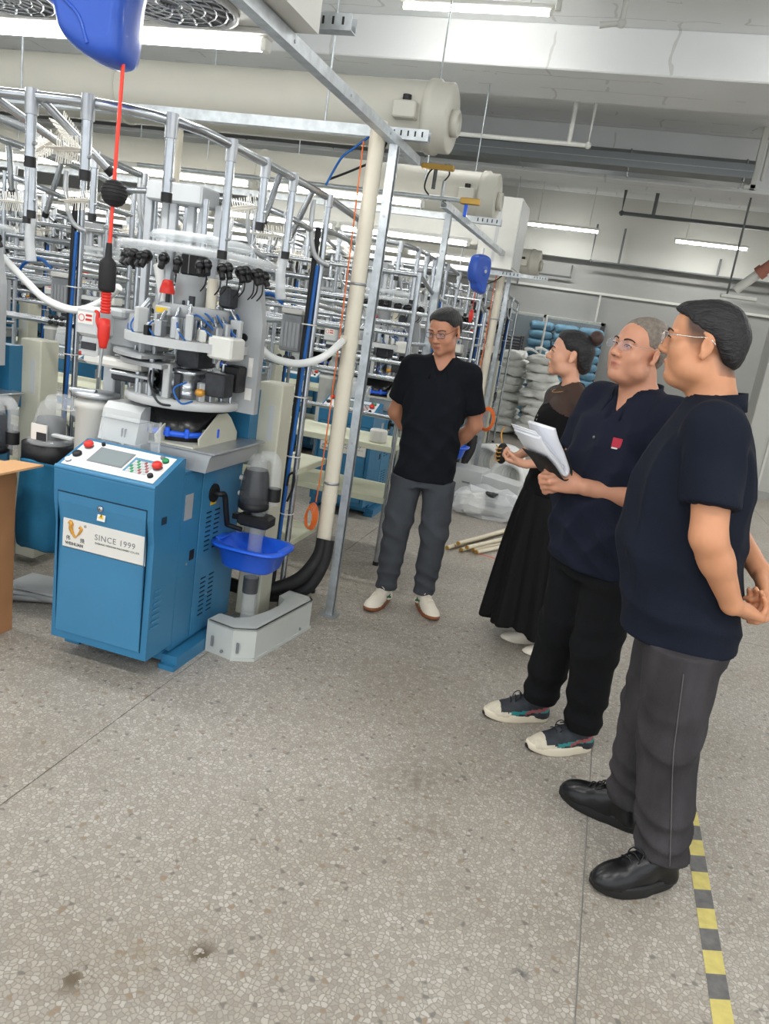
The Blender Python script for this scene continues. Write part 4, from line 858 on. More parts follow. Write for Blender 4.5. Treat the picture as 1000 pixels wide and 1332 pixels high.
MB().tube([(0, 0, .14), (-.0, 0, .07), (-.05, .0, .04), (-.16, .02, .035)], .034, 12, smooth_path=5).build('lower_bend', 'clear_dome', t)
MB().cyl((0, 0, .26), (0, 0, .335), .036, n=16).build('pipe_cuff', 'smoke', t)
# blue basin
t = thing('plastic_basin', 'bright blue plastic basin held on the clear pipe right of the machine', 'basin', (-1.39, 3.10, .40))
def basin_mb():
    mb = MB(); vs = []; fs = []; n = 32
    def ringp(a, b, z, e=3.5): return [(a*math.copysign(abs(cos(t_))**(2/e), cos(t_)), b*math.copysign(abs(sin(t_))**(2/e), sin(t_)), z) for t_ in np.linspace(0, 2*pi, n+1)[:-1]]
    rings = [ringp(.11, .085, 0), ringp(.125, .10, .012), ringp(.15, .118, .105), ringp(.172, .138, .108), ringp(.174, .140, .100), ringp(.176, .142, .112), ringp(.147, .115, .116), ringp(.12, .095, .02), ringp(.10, .075, .012)]
    for r_ in rings: vs += r_
    for k in range(len(rings)-1):
        for i in range(n): fs.append((k*n+i, k*n+(i+1) % n, k*n+n+(i+1) % n, k*n+n+i))
    fs.append(tuple(range(n-1, -1, -1))); fs.append(tuple(range((len(rings)-1)*n, len(rings)*n)))
    return mb.add(vs, fs, True)
basin_mb().build('basin_shell', 'blue_plastic', t)
for s in (-1, 1): MB().box(s*.155-.018, s*.155+.018, -.045, .045, .112, .119, .003).build('rim_grip', 'blue_plastic', t)
# curved grey plastic cover lying on the floor
t = thing('plastic_cover', 'curved light grey plastic machine cover lying on the floor beside the blue machine', 'machine cover', (-1.37, 3.2, 0), -6)
def cover_mb():
    o, i_ = [], []
    pts_o = [(-.11, -.25), (.03, -.26), (.115, -.20), (.135, .30), (.10, .34), (-.02, .34)]
    pts_i = [(-.11, -.16), (-.03, -.16), (.02, -.10), (.045, .03), (.05, .12), (.03, .21), (-.02, .24)]
    return pts_o, pts_i
po, pi_ = cover_mb()
outer = po+pi_[::-1]
MB().prism(outer, .145, .155, 'z').build('cover_top', 'plastic_grey', t)
def wall_strip(pts, z0, z1, th):
    mb = MB()
    for a, b in zip(pts[:-1], pts[1:]):
        a, b = Vector((*a, 0)), Vector((*b, 0)); d = (b-a).normalized(); nr = Vector((-d.y, d.x, 0))*th
        vs = [a+Vector((0, 0, z0)), b+Vector((0, 0, z0)), b+nr+Vector((0, 0, z0)), a+nr+Vector((0, 0, z0)), a+Vector((0, 0, z1)), b+Vector((0, 0, z1)), b+nr+Vector((0, 0, z1)), a+nr+Vector((0, 0, z1))]
        mb.add(vs, [(0, 3, 2, 1), (4, 5, 6, 7), (0, 1, 5, 4), (2, 3, 7, 6), (1, 2, 6, 5), (0, 4, 7, 3)])
    return mb
wall_strip(po, 0, .155, .008).build('cover_outer_wall', 'plastic_grey', t)
wall_strip(pi_, .06, .155, .006).build('cover_inner_wall', 'plastic_grey', t)
wall_strip([(po[0][0]-.0, po[0][1]), pi_[0]], 0.0, .155, .006).build('cover_end_wall', 'plastic_grey', t)
wall_strip([(a*1.05, b*1.03) for a, b in po[1:4]], 0, .014, .01).build('cover_foot_flange', 'plastic_grey', t)
for (x, y, z) in ((-.02, -.263, .03), (.13, .2, .03)): MB().cyl((x, y, z), (x+.002, y-.005, z), .008, n=8).build('fixing_hole', 'ink_grey', t)
for (x, y) in ((-.08, -.262), (.05, -.252)): MB().box(x, x+.012, y-.004, y, .04, .09).build('clip_slot', 'ink_grey', t)

# cardboard box at the left edge
t = thing('cardboard_box', 'brown cardboard box with an open flap at the left edge', 'box', (-2.49, 2.52, 0))
MB().box(-.17, .17, -.15, .15, 0, .76, .002).build('box_body', 'cardboard', t)
MB().prism([(-.15, .76), (.15, .76), (.15, .764), (-.15, .764)], -.17, .15, 'x').build('box_top', 'cardboard_in', t)
MB().box(.0, .16, -.165, .145, -.004, .004, 0, rotm(0, -3, 0), (.14, .01, .772)).build('box_flap', 'cardboard_in', t)
MB().box(-.16, .0, -.3, .15, -.004, .004, 0, rotm(0, 8, 0), (-.0, -.02, .778)).build('box_flap', 'cardboard_in', t)
MB().box(.0, .03, -.1512, -.15, .33, .40).build('printed_mark', 'ink', t); MB().box(.1705, .1712, -.1, -.02, .34, .42).build('printed_mark', 'ink', t)

# blue cloth bag under a black ring with the clear dome filter
t = thing('sock_bag', 'teal blue cloth bag hanging under a black ring left of the machine', 'cloth bag', (-2.36, 2.92, 0))
mb = MB(); n = 40; prof = [(.105, .33), (.125, .345), (.132, .42), (.128, .55), (.124, .66), (.122, .735), (.126, .745), (.118, .75)]
vs = []; fs = []
for k, (r, z) in enumerate(prof):
    for i in range(n):
        a = 2*pi*i/n; w = 1+.03*sin(5*a+k*.7)+.02*sin(11*a-k); vs.append((r*w*cos(a), r*w*sin(a), z+.008*sin(3*a)))
for k in range(len(prof)-1):
    for i in range(n): fs.append((k*n+i, k*n+(i+1) % n, k*n+n+(i+1) % n, k*n+n+i))
fs.append(tuple(range(n-1, -1, -1))); mb.add(vs, fs, True); mb.build('bag_cloth', 'blue_bag', t)
MB().lathe([(.095, .735), (.12, .735), (.12, .82), (.095, .82), (.095, .735)], 24).build('black_ring', 'black', t)
MB().cyl((.09, .1, .0), (.09, .1, .74), .012, n=8).build('stand_post', 'alu', t); MB().tube([(-.2, -.02, .02), (.0, .08, .02), (.22, .2, .02)], .015, 8).build('stand_foot', 'alu', t)
MB().cyl((-.08, .0, .75), (.1, .0, .75), .01, n=8).build('ring_bar', 'light_grey', t)
t = thing('dome_filter', 'clear plastic dome filter with curved clear pipe above the teal cloth bag', 'filter dome', (-2.345, 2.9, .822))
MB().lathe([(.085, 0), (.088, .012), (.078, .03), (.072, .10), (.060, .15), (.045, .185), (.02, .20), (0, .202)], 24).build('dome_shell', 'clear_dome', t)
MB().lathe([(0, .002), (.095, .002), (.098, .01), (.095, .022), (0, .022)], 24).build('dome_flange', 'clear_dome', t)
MB().lathe([(0, .024), (.066, .024), (.064, .09), (.055, .12), (0, .125)], 18).build('inner_filter', 'smoke', t)
MB().tube([(.0, .0, .185), (.06, -.01, .20), (.13, -.02, .195), (.185, -.02, .16), (.205, -.02, .10), (.208, -.02, .02)], .037, 14, smooth_path=5).build('clear_bend', 'clear_dome', t)
MB().box(-.02, .06, -.1, -.094, .03, .10).build('paper_label', 'plate_white', t); MB().box(.01, .06, -.102, -.1, .03, .065).build('label_print', 'ink', t)
MB().box(.05, .16, -.06, -.03, .045, .06, .004).build('white_arm', 'light_grey', t)
yarn_pot(-2.60, 2.84, .77, 'smoked suction pot behind the cardboard box at the left edge', 1.0)
t = thing('floor_tray', 'light grey curved tray and rail on the floor behind the cardboard box', 'tray', (-2.3, 3.05, 0))
MB().prism([(-.32, -.1), (.2, -.06), (.2, .16), (-.32, .1)], .05, .06, 'z').build('tray_sheet', 'light_grey', t); MB().cyl((-.34, -.12, .03), (.22, -.02, .03), .018, n=8).build('tray_rail', 'alu', t)
for x in (-.25, .15): MB().cyl((x, 0, 0), (x, 0, .05), .02, n=8).build('castor', 'black', t)

# ------------------------------------------------------------------ aisle end in the distance
def wrinkle(mb, seedv, a=.24):
    rnd = np.random.RandomState(seedv); V_ = np.array(mb.v)
    for f in (14, 23, 37, 60):
        for _ in range(3):
            dr = rnd.randn(3)*np.array([1, .6, 1.6]); dr /= np.linalg.norm(dr); V_ += (np.abs(np.sin(V_@dr*f+rnd.rand()*6))[:, None]-.5)*rnd.randn(3)*np.array([1, 1, .5])*a/f*2
    mb.v = [tuple(p) for p in V_]; return mb
def sack_mb(w, d, h, seedv, e=.55):
    rnd = random.Random(seedv); ph = [rnd.uniform(0, 6.28) for _ in range(8)]; mb = MB(); n, m = 28, 10; vs = [(0, 0, 0)]; fs = []
    for j in range(1, m):
        t_ = -pi/2+pi*j/m
        cz = math.copysign(abs(sin(t_))**.8, sin(t_)); cr = abs(cos(t_))**.38
        for i in range(n):
            a = 2*pi*i/n; ca = math.copysign(abs(cos(a))**e, cos(a)); sa = math.copysign(abs(sin(a))**e, sin(a))
            k = 1+.035*sin(7*a+ph[0]+3*t_)+.03*sin(4*a+ph[1]-5*t_)+.02*sin(13*a+ph[2])
            vs.append((w/2*ca*cr*k, d/2*sa*cr*k, h/2+h/2*cz*(1+.10*sin(3*a+ph[3])+.08*sin(5*a+ph[4]))))
    vs[0] = (0, 0, 0); vs.append((0, 0, h)); e_ = len(vs)-1
    for i in range(n):
        k = (i+1) % n; fs.append((0, 1+k, 1+i)); fs.append((e_, 1+(m-2)*n+i, 1+(m-2)*n+k))
        for j in range(m-2): fs.append((1+j*n+i, 1+j*n+k, 1+(j+1)*n+k, 1+(j+1)*n+i))
    return mb.add(vs, fs, True)
meshes = [wrinkle(sack_mb(.54, .8, .15, s), s).mesh('sack') for s in range(5)]
for me in meshes: me.materials.append(M['sack'])
hts = 'bottom,second lowest,third lowest,fourth lowest,fifth lowest,fifth from the top,fourth from the top,third from the top,second from the top,topmost'.split(',')
for col, (x, y, nm) in enumerate(((-1.62, 13.15, 'left'), (-1.03, 12.75, 'right'))):
    for k in range(10):
        o = bpy.data.objects.new('sack', meshes[(k*3+col) % 5]); COL.objects.link(o)
        o.location = (x+.02*sin(k*2.1+col), y+.03*cos(k*1.7), .136*k); o.rotation_euler = (0, 0, (k % 2)*pi+.06*sin(k*3.3))
        tag(o, '%s white woven sack in the %s stack by the back wall' % (hts[k], nm), 'sack', 'white woven sacks')
t = thing('plastic_crate', 'dark slatted plastic crate on top of the left sack stack', 'crate', (-1.72, 13.15, 1.372))
MB().box(-.2, .2, -.15, .15, 0, .02).build('crate_floor', 'crate', t)
for k in range(4):
    for (a, b, c, d) in ((-.2, .2, -.15, -.14), (-.2, .2, .14, .15), (-.2, -.19, -.15, .15), (.19, .2, -.15, .15)): MB().box(a, b, c, d, .03+.05*k, .06+.05*k).build('crate_slat', 'crate', t)
for (x, y) in ((-.195, -.145), (.195, -.145), (-.195, .145), (.195, .145)): MB().box(x-.012, x+.012, y-.012, y+.012, 0, .23).build('crate_corner', 'crate', t)
bm_ = [sack_mb(.43, .34, .15, 30+s, .3).mesh('bale') for s in range(3)]
for me in bm_: me.materials.append(M['bale'])
for c, x in enumerate((-1.33, -.90, -.48)):
    for k in range(13):
        o = bpy.data.objects.new('blue_bale', bm_[(k+c) % 3]); COL.objects.link(o); o.location = (x, 14.2, .146*k)
        tag(o, '%s wrapped blue bale in the %s stack behind the sacks' % (('bottom', 'second lowest', 'third lowest', 'fourth lowest', 'fifth lowest', 'sixth lowest', 'middle', 'sixth from the top', 'fifth from the top', 'fourth from the top', 'third from the top', 'second from the top', 'topmost')[k], ('left', 'middle', 'right')[c]), 'bale', 'blue bales')
cable('upright_rod', [(-1.26, 13.9, .0), (-1.26, 13.9, 1.0), (-1.26, 13.9, 2.0)], .02, 'pipe_white', 'thin white rod standing in front of the blue bales', 'rod')
mb = MB(); mb.tube([(-.06, 0, 0), (.05, .0, .03), (.2, .0, .0), (.32, .0, .02), (.42, 0, -.02)], [.012, .03], 8, smooth_path=4)
# folded white film on the bales
for i, (x, z) in enumerate(((-1.42, 1.40), (-1.25, 1.44), (-1.08, 1.38))):
    o = MB().tube([(x, 12.9, z), (x+.1, 12.9, z+.02), (x+.22, 12.95, z-.03)], [.03, .012], 8, smooth_path=4).build('plastic_strip', 'plate_white'); tag(o, ('left', 'middle', 'right')[i]+' strip of crumpled white film on the right sack stack', 'plastic film')

# long cream poles on the floor
for i in range(7):
    x = -.885+.034*i+(0 if i < 4 else .01); y = 5.42+.03*((i*3) % 4); z = .02+(.036 if i in (2, 4) else 0)
    o = thing('wooden_pole', ('leftmost,second from the left,third from the left,middle,third from the right,second from the right,rightmost'.split(',')[i])+' long cream pole in the bundle on the floor', 'pole', (x, y, z), -19-1.2*i, 'cream poles on the floor')
    MB().cyl((0, 0, 0), (0, 2.0, 0), .015, n=10).build('pole_shaft', 'pole_wood', o); MB().cyl((0, -.012, 0), (0, .0, 0), .0152, n=10).build('pole_end', 'brass', o)
t = thing('parts_carton', 'white angular sheet metal box on the floor behind the standing man', 'box', (-1.0, 7.35, 0), -8)
MB().prism([(-.22, 0), (.05, .0), (.05, .3), (-.22, .3)], -.16, .16, 'y').build('box_shell', 'light_grey', t); MB().prism([(.05, .05), (.42, .08), (.42, .24), (.05, .27)], -.12, .14, 'y').build('box_wing', 'light_grey', t)
MB().box(-.13, -.05, -.164, -.16, .17, .185).build('slot', 'ink_grey', t)
MB().box(-.4, -.22, -.12, .12, .05, .3).build('dark_side', 'galv', t); MB().lathe([(0, 0), (.1, 0), (.12, .04), (.1, .07), (0, .07)], 16, at=(-.3, -.1, 0)).build('black_base', 'black', t)
for i, (x, y, r, z) in enumerate(((-1.02, 8.35, .2, .2), (-.72, 8.15, .16, .14))):
    t = thing('hose_coil', ('large' if i == 0 else 'small low')+' coil of ribbed white hose on the floor behind the plastic bag', 'hose', (x, y, z+.02))
    for k in range(8): MB().tube([(r*(1+.02*(k % 3))*cos(a)+.03*k-.1, .04*k-.14, r*.95*sin(a)) for a in np.linspace(0, 2*pi, 21)[:-1]], .03, 7, closed=True).build('hose_turn', 'white_tube', t)
o = sack_mb(.22, .2, .2, 99).build('cloth_bundle', 'beige'); o.location = (-.52, 7.6, 0); tag(o, 'small pale green bundle beside the white hose on the floor', 'bundle')
def crumple(w, d, h, seedv):
    rnd = np.random.RandomState(seedv); mb = sack_mb(w, d, h, seedv); V_ = np.array(mb.v)
    for f in (9, 17, 31, 47):
        for _ in range(3):
            dr = rnd.randn(3); dr /= np.linalg.norm(dr); V_ += (np.abs(np.sin(V_@dr*f+rnd.rand()*6))[:, None]-.5)*rnd.randn(3)*.28/f
    V_[:, 2] = np.maximum(V_[:, 2], 0); mb.v = [tuple(p) for p in V_]; mb.sm = [False]*len(mb.sm); return mb
t = thing('plastic_bag', 'crumpled clear plastic bag of white parts on the floor', 'plastic bag', (-.78, 6.78, 0))
crumple(.62, .42, .24, 3).build('bag_film', 'clear_film', t); crumple(.22, .2, .16, 5).build('bag_contents', 'plate_white', t).location = (-.14, -.06, .01); crumple(.25, .2, .15, 8).build('bag_contents', 'light_grey', t).location = (.12, .03, .01); crumple(.1, .12, .1, 9).build('bag_contents', 'ink', t).location = (.0, -.06, .08)
t = thing('plastic_basin', 'small bright blue plastic basin by the far post behind the standing man', 'basin', (-1.33, 7.3, .38)); mbb = basin_mb(); mbb.build('basin_shell', 'blue_plastic', t); MB().cyl((0, 0, -.38), (0, 0, .0), .02, n=8).build('basin_stand', 'chrome', t)
o = tag(MB().box(-.09, .09, -.012, .012, 0, .0006, 0, rotm(0, 0, -12), (-.60, 5.5, .0002)).build('chalk_mark', 'red_mark'), 'short red paint mark on the floor beside the cream poles', 'paint mark')
# ------------------------------------------------------------------ people: smooth-blended implicit bodies turned into meshes
def axis(lo, hi, h, fine=()):
    """grid coordinates, finer inside the given (a, b, step) zones"""
    out = [lo]
    while out[-1] < hi:
        s = h
        for a, b, hf in fine:
            if a <= out[-1]+1e-6 < b: s = min(s, hf)
        out.append(out[-1]+s)
    return np.array(out, np.float32)
def torso_dist(F, rows, off=0., e=2.3):
    rw = np.array(rows, float); X, Y, Z = F.a[0][:, None, None], F.a[1][None, :, None], F.a[2]; g = [catint(np.clip(Z, rw[0, 0], rw[-1, 0]), rw[:, 0], rw[:, i])[None, None, :] for i in (1, 2, 3, 4)]
    n = (np.abs((X-g[0])/(g[2]+off))**e+np.abs((Y-g[1])/(g[3]+off))**e)**(1/e); return ((n-1)*np.minimum(g[2]+off, g[3]+off)).astype(np.float32)
class Field:
    def __init__(s, xs, ys, zs): s.a = (xs, ys, zs); s.D = np.full((len(xs), len(ys), len(zs)), 9., np.float32)
    def win(s, lo, hi):
        sl = []
        for a, l, h in zip(s.a, lo, hi):
            i, j = np.searchsorted(a, l), np.searchsorted(a, h)
            if j-i < 1: return None
            sl.append(slice(i, j))
        return tuple(sl)
    def op(s, fn, lo, hi, k, sub=False):
        sl = s.win(lo, hi)
        if sl is None: return
        X, Y, Z = s.a[0][sl[0]][:, None, None], s.a[1][sl[1]][None, :, None], s.a[2][sl[2]][None, None, :]
        d = fn(X, Y, Z).astype(np.float32); A = s.D[sl]
        if sub:
            h = np.clip(.5-.5*(A+d)/k, 0, 1); s.D[sl] = A*(1-h)+(-d)*h+k*h*(1-h)
        else:
            h = np.clip(.5+.5*(A-d)/k, 0, 1); s.D[sl] = A*(1-h)+d*h-k*h*(1-h)
    def cap(s, p0, p1, r0, r1=None, k=.02, sub=False):
        r1 = r0 if r1 is None else r1; p0 = np.array(p0, float); p1 = np.array(p1, float); d = p1-p0; L2 = max(d@d, 1e-9); m = max(r0, r1)+k+.03
        def fn(X, Y, Z):
            x, y, z = X-p0[0], Y-p0[1], Z-p0[2]; t = np.clip((x*d[0]+y*d[1]+z*d[2])/L2, 0, 1)
            return np.sqrt((x-t*d[0])**2+(y-t*d[1])**2+(z-t*d[2])**2)-(r0+(r1-r0)*t)
        s.op(fn, np.minimum(p0, p1)-m, np.maximum(p0, p1)+m, k, sub)
    def ell(s, c, r, k=.02, rot=None, sub=False):
        c = np.array(c, float); r = np.array(r, float); m = r.max()+k+.03; Q = np.eye(3) if rot is None else np.array(rot).T
        def fn(X, Y, Z):
            x, y, z = X-c[0], Y-c[1], Z-c[2]; u = [(Q[i][0]*x+Q[i][1]*y+Q[i][2]*z) for i in range(3)]
            k0 = np.sqrt(sum((u[i]/r[i])**2 for i in range(3)))+1e-6; k1 = np.sqrt(sum((u[i]/r[i]**2)**2 for i in range(3)))+1e-6
            return k0*(k0-1)/k1
        s.op(fn, c-m, c+m, k, sub)
    def stack(s, rows, k=.03, e=2.3, sub=False, off=0.):
        """rows: (z, cx, cy, rx, ry)"""
        rw = np.array(rows, float); z0, z1 = rw[0, 0], rw[-1, 0]; mx = rw[:, 3:].max()+abs(rw[:, 1:3]).max()+.06
        def fn(X, Y, Z):
            zz = Z.ravel(); g = [catint(zz, rw[:, 0], rw[:, i])[None, None, :] for i in (1, 2, 3, 4)]
            rx, ry = g[2]+off, g[3]+off
            n = (np.abs((X-g[0])/rx)**e+np.abs((Y-g[1])/ry)**e)**(1/e)
            d = (n-1)*np.minimum(rx, ry); return np.maximum(d, np.maximum(z0-Z, Z-z1))
        s.op(fn, (-mx, -mx, z0-.04), (mx, mx, z1+.04), k, sub)
    def cut(s, n, p, k=.004):
        """remove everything on the side n points to, beyond p"""
        n = np.array(n, float); n /= np.linalg.norm(n); X, Y, Z = s.a[0][:, None, None], s.a[1][None, :, None], s.a[2][None, None, :]
        s.D = np.maximum(s.D, ((X-p[0])*n[0]+(Y-p[1])*n[1]+(Z-p[2])*n[2]).astype(np.float32))
    def folds(s, amp, waves, seedv=0):
        """soft cloth folds: waves = [(direction, frequency, weight, (z0, z1))]"""
        r = np.random.RandomState(seedv); X, Y, Z = s.a[0][:, None, None], s.a[1][None, :, None], s.a[2][None, None, :]; N = 0
        for d, f, w, zr in waves:
            d = np.array(d, float); d /= np.linalg.norm(d); ph = r.rand(4)*6.28
            u = (X*d[0]+Y*d[1]+Z*d[2])*f+ph[0]+1.3*np.sin(X*9+ph[1])+1.1*np.sin(Y*11+ph[2]+Z*3)+.9*np.sin(Z*8+ph[3])
            win = np.clip(np.minimum((Z-zr[0])/.08, (zr[1]-Z)/.08), 0, 1)
            N = N+w*win*(np.abs(np.sin(u))-.6)
        s.D = s.D+(amp*N).astype(np.float32)
    def mesh(s, relax=1):
        D = s.D; xs, ys, zs = s.a; S = D < 0; nx, ny, nz = D.shape
        c = np.zeros((nx-1, ny-1, nz-1), np.uint8)
        for i in (0, 1):
            for j in (0, 1):
                for k in (0, 1): c += S[i:nx-1+i, j:ny-1+j, k:nz-1+k]
        act = (c > 0) & (c < 8); I, J, K = np.nonzero(act); ids = np.full(act.shape, -1, np.int32); ids[I, J, K] = np.arange(len(I), dtype=np.int32)
        cv = {}; 
        for a in range(8): cv[a] = D[I+(a & 1), J+((a >> 1) & 1), K+((a >> 2) & 1)]
        P = np.zeros((len(I), 3)); cnt = np.zeros(len(I)); bx = np.stack([xs[I], ys[J], zs[K]], 1); sz = np.stack([xs[I+1]-xs[I], ys[J+1]-ys[J], zs[K+1]-zs[K]], 1)
        for a in range(8):
            for bit in (1, 2, 4):
                if a & bit: continue
                b = a | bit; va, vb = cv[a], cv[b]; m = (va < 0) != (vb < 0); t = np.where(m, va/np.where(m, va-vb, 1), 0)
                q = np.stack([np.full(len(I), float(a & 1)), np.full(len(I), float((a >> 1) & 1)), np.full(len(I), float((a >> 2) & 1))], 1); q[:, {1: 0, 2: 1, 4: 2}[bit]] += t
                P += q*m[:, None]; cnt += m
        P = bx+P/cnt[:, None]*sz
        F = []
        for ax in range(3):
            sh = [slice(None)]*3; sh2 = [slice(None)]*3; sh[ax] = slice(0, -1); sh2[ax] = slice(1, None)
            o = [i for i in range(3) if i != ax]
            for q in o: sh[q] = slice(1, -1); sh2[q] = slice(1, -1)
            A, Bb = S[tuple(sh)], S[tuple(sh2)]; E = np.array(np.nonzero(A != Bb)).T
            if not len(E): continue
            fl = A[tuple(E.T)]; E[:, o[0]] += 1; E[:, o[1]] += 1
            def cid(d0, d1): Q = E.copy(); Q[:, o[0]] -= d0; Q[:, o[1]] -= d1; return ids[tuple(Q.T)]
            q = np.stack([cid(1, 1), cid(0, 1), cid(0, 0), cid(1, 0)], 1)
            if ax == 1: fl = ~fl
            q[~fl] = q[~fl][:, ::-1]; F.append(q)
        F = np.concatenate(F)
        for _ in range(relax):
            acc = np.zeros_like(P); n = np.zeros(len(P))
            for a in range(4):
                b = (a+1) % 4; np.add.at(acc, F[:, a], P[F[:, b]]); np.add.at(acc, F[:, b], P[F[:, a]]); np.add.at(n, F[:, a], 1); np.add.at(n, F[:, b], 1)
            P = P*.5+.5*acc/np.maximum(n, 1)[:, None]
        return P, F
def catint(x, xp, fp):
    """smooth interpolation through the rows"""
    i = np.clip(np.searchsorted(xp, x)-1, 0, len(xp)-2); t = np.clip((x-xp[i])/(xp[i+1]-xp[i]), 0, 1); m = np.gradient(fp, xp); h = xp[i+1]-xp[i]
    return (2*t**3-3*t**2+1)*fp[i]+(t**3-2*t**2+t)*h*m[i]+(-2*t**3+3*t**2)*fp[i+1]+(t**3-t**2)*h*m[i+1]
def mesh_from(name, P, F, mats, midx=None):
    me = bpy.data.meshes.new(name); me.vertices.add(len(P)); me.vertices.foreach_set('co', np.ascontiguousarray(P, np.float32).ravel())
    me.loops.add(len(F)*4); me.loops.foreach_set('vertex_index', np.ascontiguousarray(F, np.int32).ravel())
    me.polygons.add(len(F)); me.polygons.foreach_set('loop_start', np.arange(0, len(F)*4, 4, dtype=np.int32)); me.polygons.foreach_set('use_smooth', np.ones(len(F), bool))
    for m in mats: me.materials.append(M[m])
    if midx is not None: me.polygons.foreach_set('material_index', midx.astype(np.int32))
    me.update(calc_edges=True); me.validate(); return me
V3 = lambda *a: np.array(a, float)
def unit(v): v = np.array(v, float); return v/np.linalg.norm(v)
def hand(F, W, f, n, left, curl, thumb=(25, 35, 20), s=1., spread=1., sc=None):
    """W wrist, f towards the fingers, n the way the palm faces; curl per finger in degrees at its three joints"""
    f = unit(f); n = unit(np.array(n)-f*np.dot(n, f)); t = np.cross(f, n)*(-1 if left else 1); W = np.array(W, float)
    offs = [.027, .009, -.010, -.028]; pl = [.090, .094, .089, .080]; fl = [(.040, .024, .019), (.044, .027, .020), (.040, .025, .019), (.031, .019, .017)]; rr = [.0092, .0095, .009, .0078]
    for i in range(4):
        k0 = W+t*offs[i]*.55*s+f*.012*s; kn = W+f*pl[i]*s+t*offs[i]*s*spread
        F.cap(k0, kn, .0155*s, .0125*s, .010)
        d = unit(f+t*offs[i]*(1.2*spread)); p = kn; a = 0; c = curl[i] if isinstance(curl[0], (list, tuple)) else curl
        for j in range(3):
            a += R(c[j]); dd = d*cos(a)+n*sin(a); q = p+dd*fl[i][j]*s
            F.cap(p, q, rr[i]*s*(1-.06*j), rr[i]*s*(.94-.07*j), .0045); p = q
    F.ell(W+f*.045*s+n*.004*s, (.036*s, .03*s, .036*s) if False else (.03*s, .03*s, .018*s), .015, np.stack([f, t, n], 1))
    b = W+f*.022*s+t*.022*s+n*.008*s; th = unit(f*cos(R(thumb[0]+20))+t*sin(R(thumb[0]+20))+n*.35)
    p = b+th*.044*s; F.cap(b, p, .0155*s, .012*s, .012)
    d2 = unit(th*cos(R(thumb[1]))+(-t*.5+f*.5+n*.5)*sin(R(thumb[1]))); q = p+d2*.032*s; F.cap(p, q, .0112*s, .0098*s, .005)
    d3 = unit(d2*cos(R(thumb[2]))+(-t*.6+n*.6)*sin(R(thumb[2]))); F.cap(q, q+d3*.024*s, .0096*s, .0078*s, .004)
def head(F, C, Q, o):
    """face built in head coordinates (x left, -y front, z up), o = options"""
    jw, fat, ns = o.get('jaw', 1.), o.get('fat', 0.), o.get('nose', 1.)
    def E(c, r, k=.015, rot=None, sub=False): F.ell(C+Q@V3(*c), r, k, Q if rot is None else Q@rot, sub)
    def K(a, b, r0, r1, k=.01, sub=False): F.cap(C+Q@V3(*a), C+Q@V3(*b), r0, r1, k, sub)
    E((0, .020, .035), (.075, .092, .080), .01); E((0, -.034, .034), (.060, .054, .056), .03); E((0, -.036, -.024), (.060+fat*.4, .054, .056), .03)
    E((0, -.030, -.068), (.053*jw+fat, .054, .042), .03); E((0, -.070, -.098), (.024*jw, .020, .018), .022)
    for s in (-1, 1):
        E((s*.040, -.056, -.030), (.026+fat*.6, .026, .030), .02); E((s*(.036*jw+fat), -.02, -.075), (.028, .035, .028), .025)
        E((s*.033, -.1005, .006), (.019, .014, .0095), .010, sub=True); E((s*.033, -.0785, .004), (.017, .0135, .0105), .005)
        K((s*.014, -.090, .021), (s*.048, -.079, .021), .0075, .006, .010)
        E((s*.0135, -.0965, -.034), (.0095, .011, .0085), .006)
        ear = np.array(rotm(0, 0, s*18)) @ np.array(rotm(-8, 0, 0)); E((s*.078, .014, -.002), (.0072, .0175, .029), .006, ear); E((s*.0865, .009, .0), (.006, .009, .016), .005, ear, True); E((s*.078, .006, -.03), (.008, .010, .010), .006)
    K((0, -.086, .014), (0, -.106*ns-.004*(1-ns), -.027), .0085, .0125, .010); E((0, -.1065, -.031), (.0125, .0105, .0095), .006)
    K((-.017, -.0865, -.0605), (.017, -.0865, -.0605), .0068, .0068, .006); E((0, -.0925, -.0610), (.012, .006, .006), .005); K((-.014, -.0855, -.0735), (.014, -.0855, -.0735), .0075, .0075, .006)
    K((-.02, -.099, -.0668), (.02, -.099, -.0668), .0032, .0032, .003, True)
    if o.get('double_chin'): E((0, -.035, -.108), (.045, .045, .022), .025)
    if o.get('jowl'): E((0, .05, -.085), (.058, .035, .05), .03)
def hair_mesh(C, Q, o):
    """hair shells in head coordinates: skull offset kept above a hairline z(y)"""
    out = []
    for nm, m, th, line, extra in o['hair']:
        xs = axis(-.12, .12, .004); F = Field(xs, axis(-.14, .17, .004), axis(-.14, .19, .004))
        F.ell((0, .020, .035), (.075+th, .092+th, .080+th), .01); F.ell((0, -.034, .034), (.060+th, .054+th, .056+th), .03)
        if th > .004: F.ell((0, .05, -.02), (.054+th, .046+th, .055), .03)
        for (c, r) in extra: F.ell(c, r, .02)
        ly, lz = np.array([q[0] for q in line]), np.array([q[1] for q in line]); X, Y, Z = F.a[0][:, None, None], F.a[1][None, :, None], F.a[2][None, None, :]
        hl = np.interp(Y.ravel(), ly, lz)[None, :, None]; cutd = (hl-Z+.004*np.sin(X*60+Y*40)*(th > .004))*.8
        if th > .002: F.D = F.D+((1-np.clip((Z-hl)/.032, 0, 1))*(th-.0012)).astype(np.float32)
        # keep hair off the front of the face: narrower towards the temples
        F.D = np.maximum(F.D, cutd.astype(np.float32))
        F.D = F.D+(.0012*np.sin(X*420+6*np.sin(Y*30))*np.sin(Z*90+Y*140)).astype(np.float32)
        P, Fc = F.mesh(1); out.append((nm, m, P@np.array(Q).T+C, Fc))
    return out
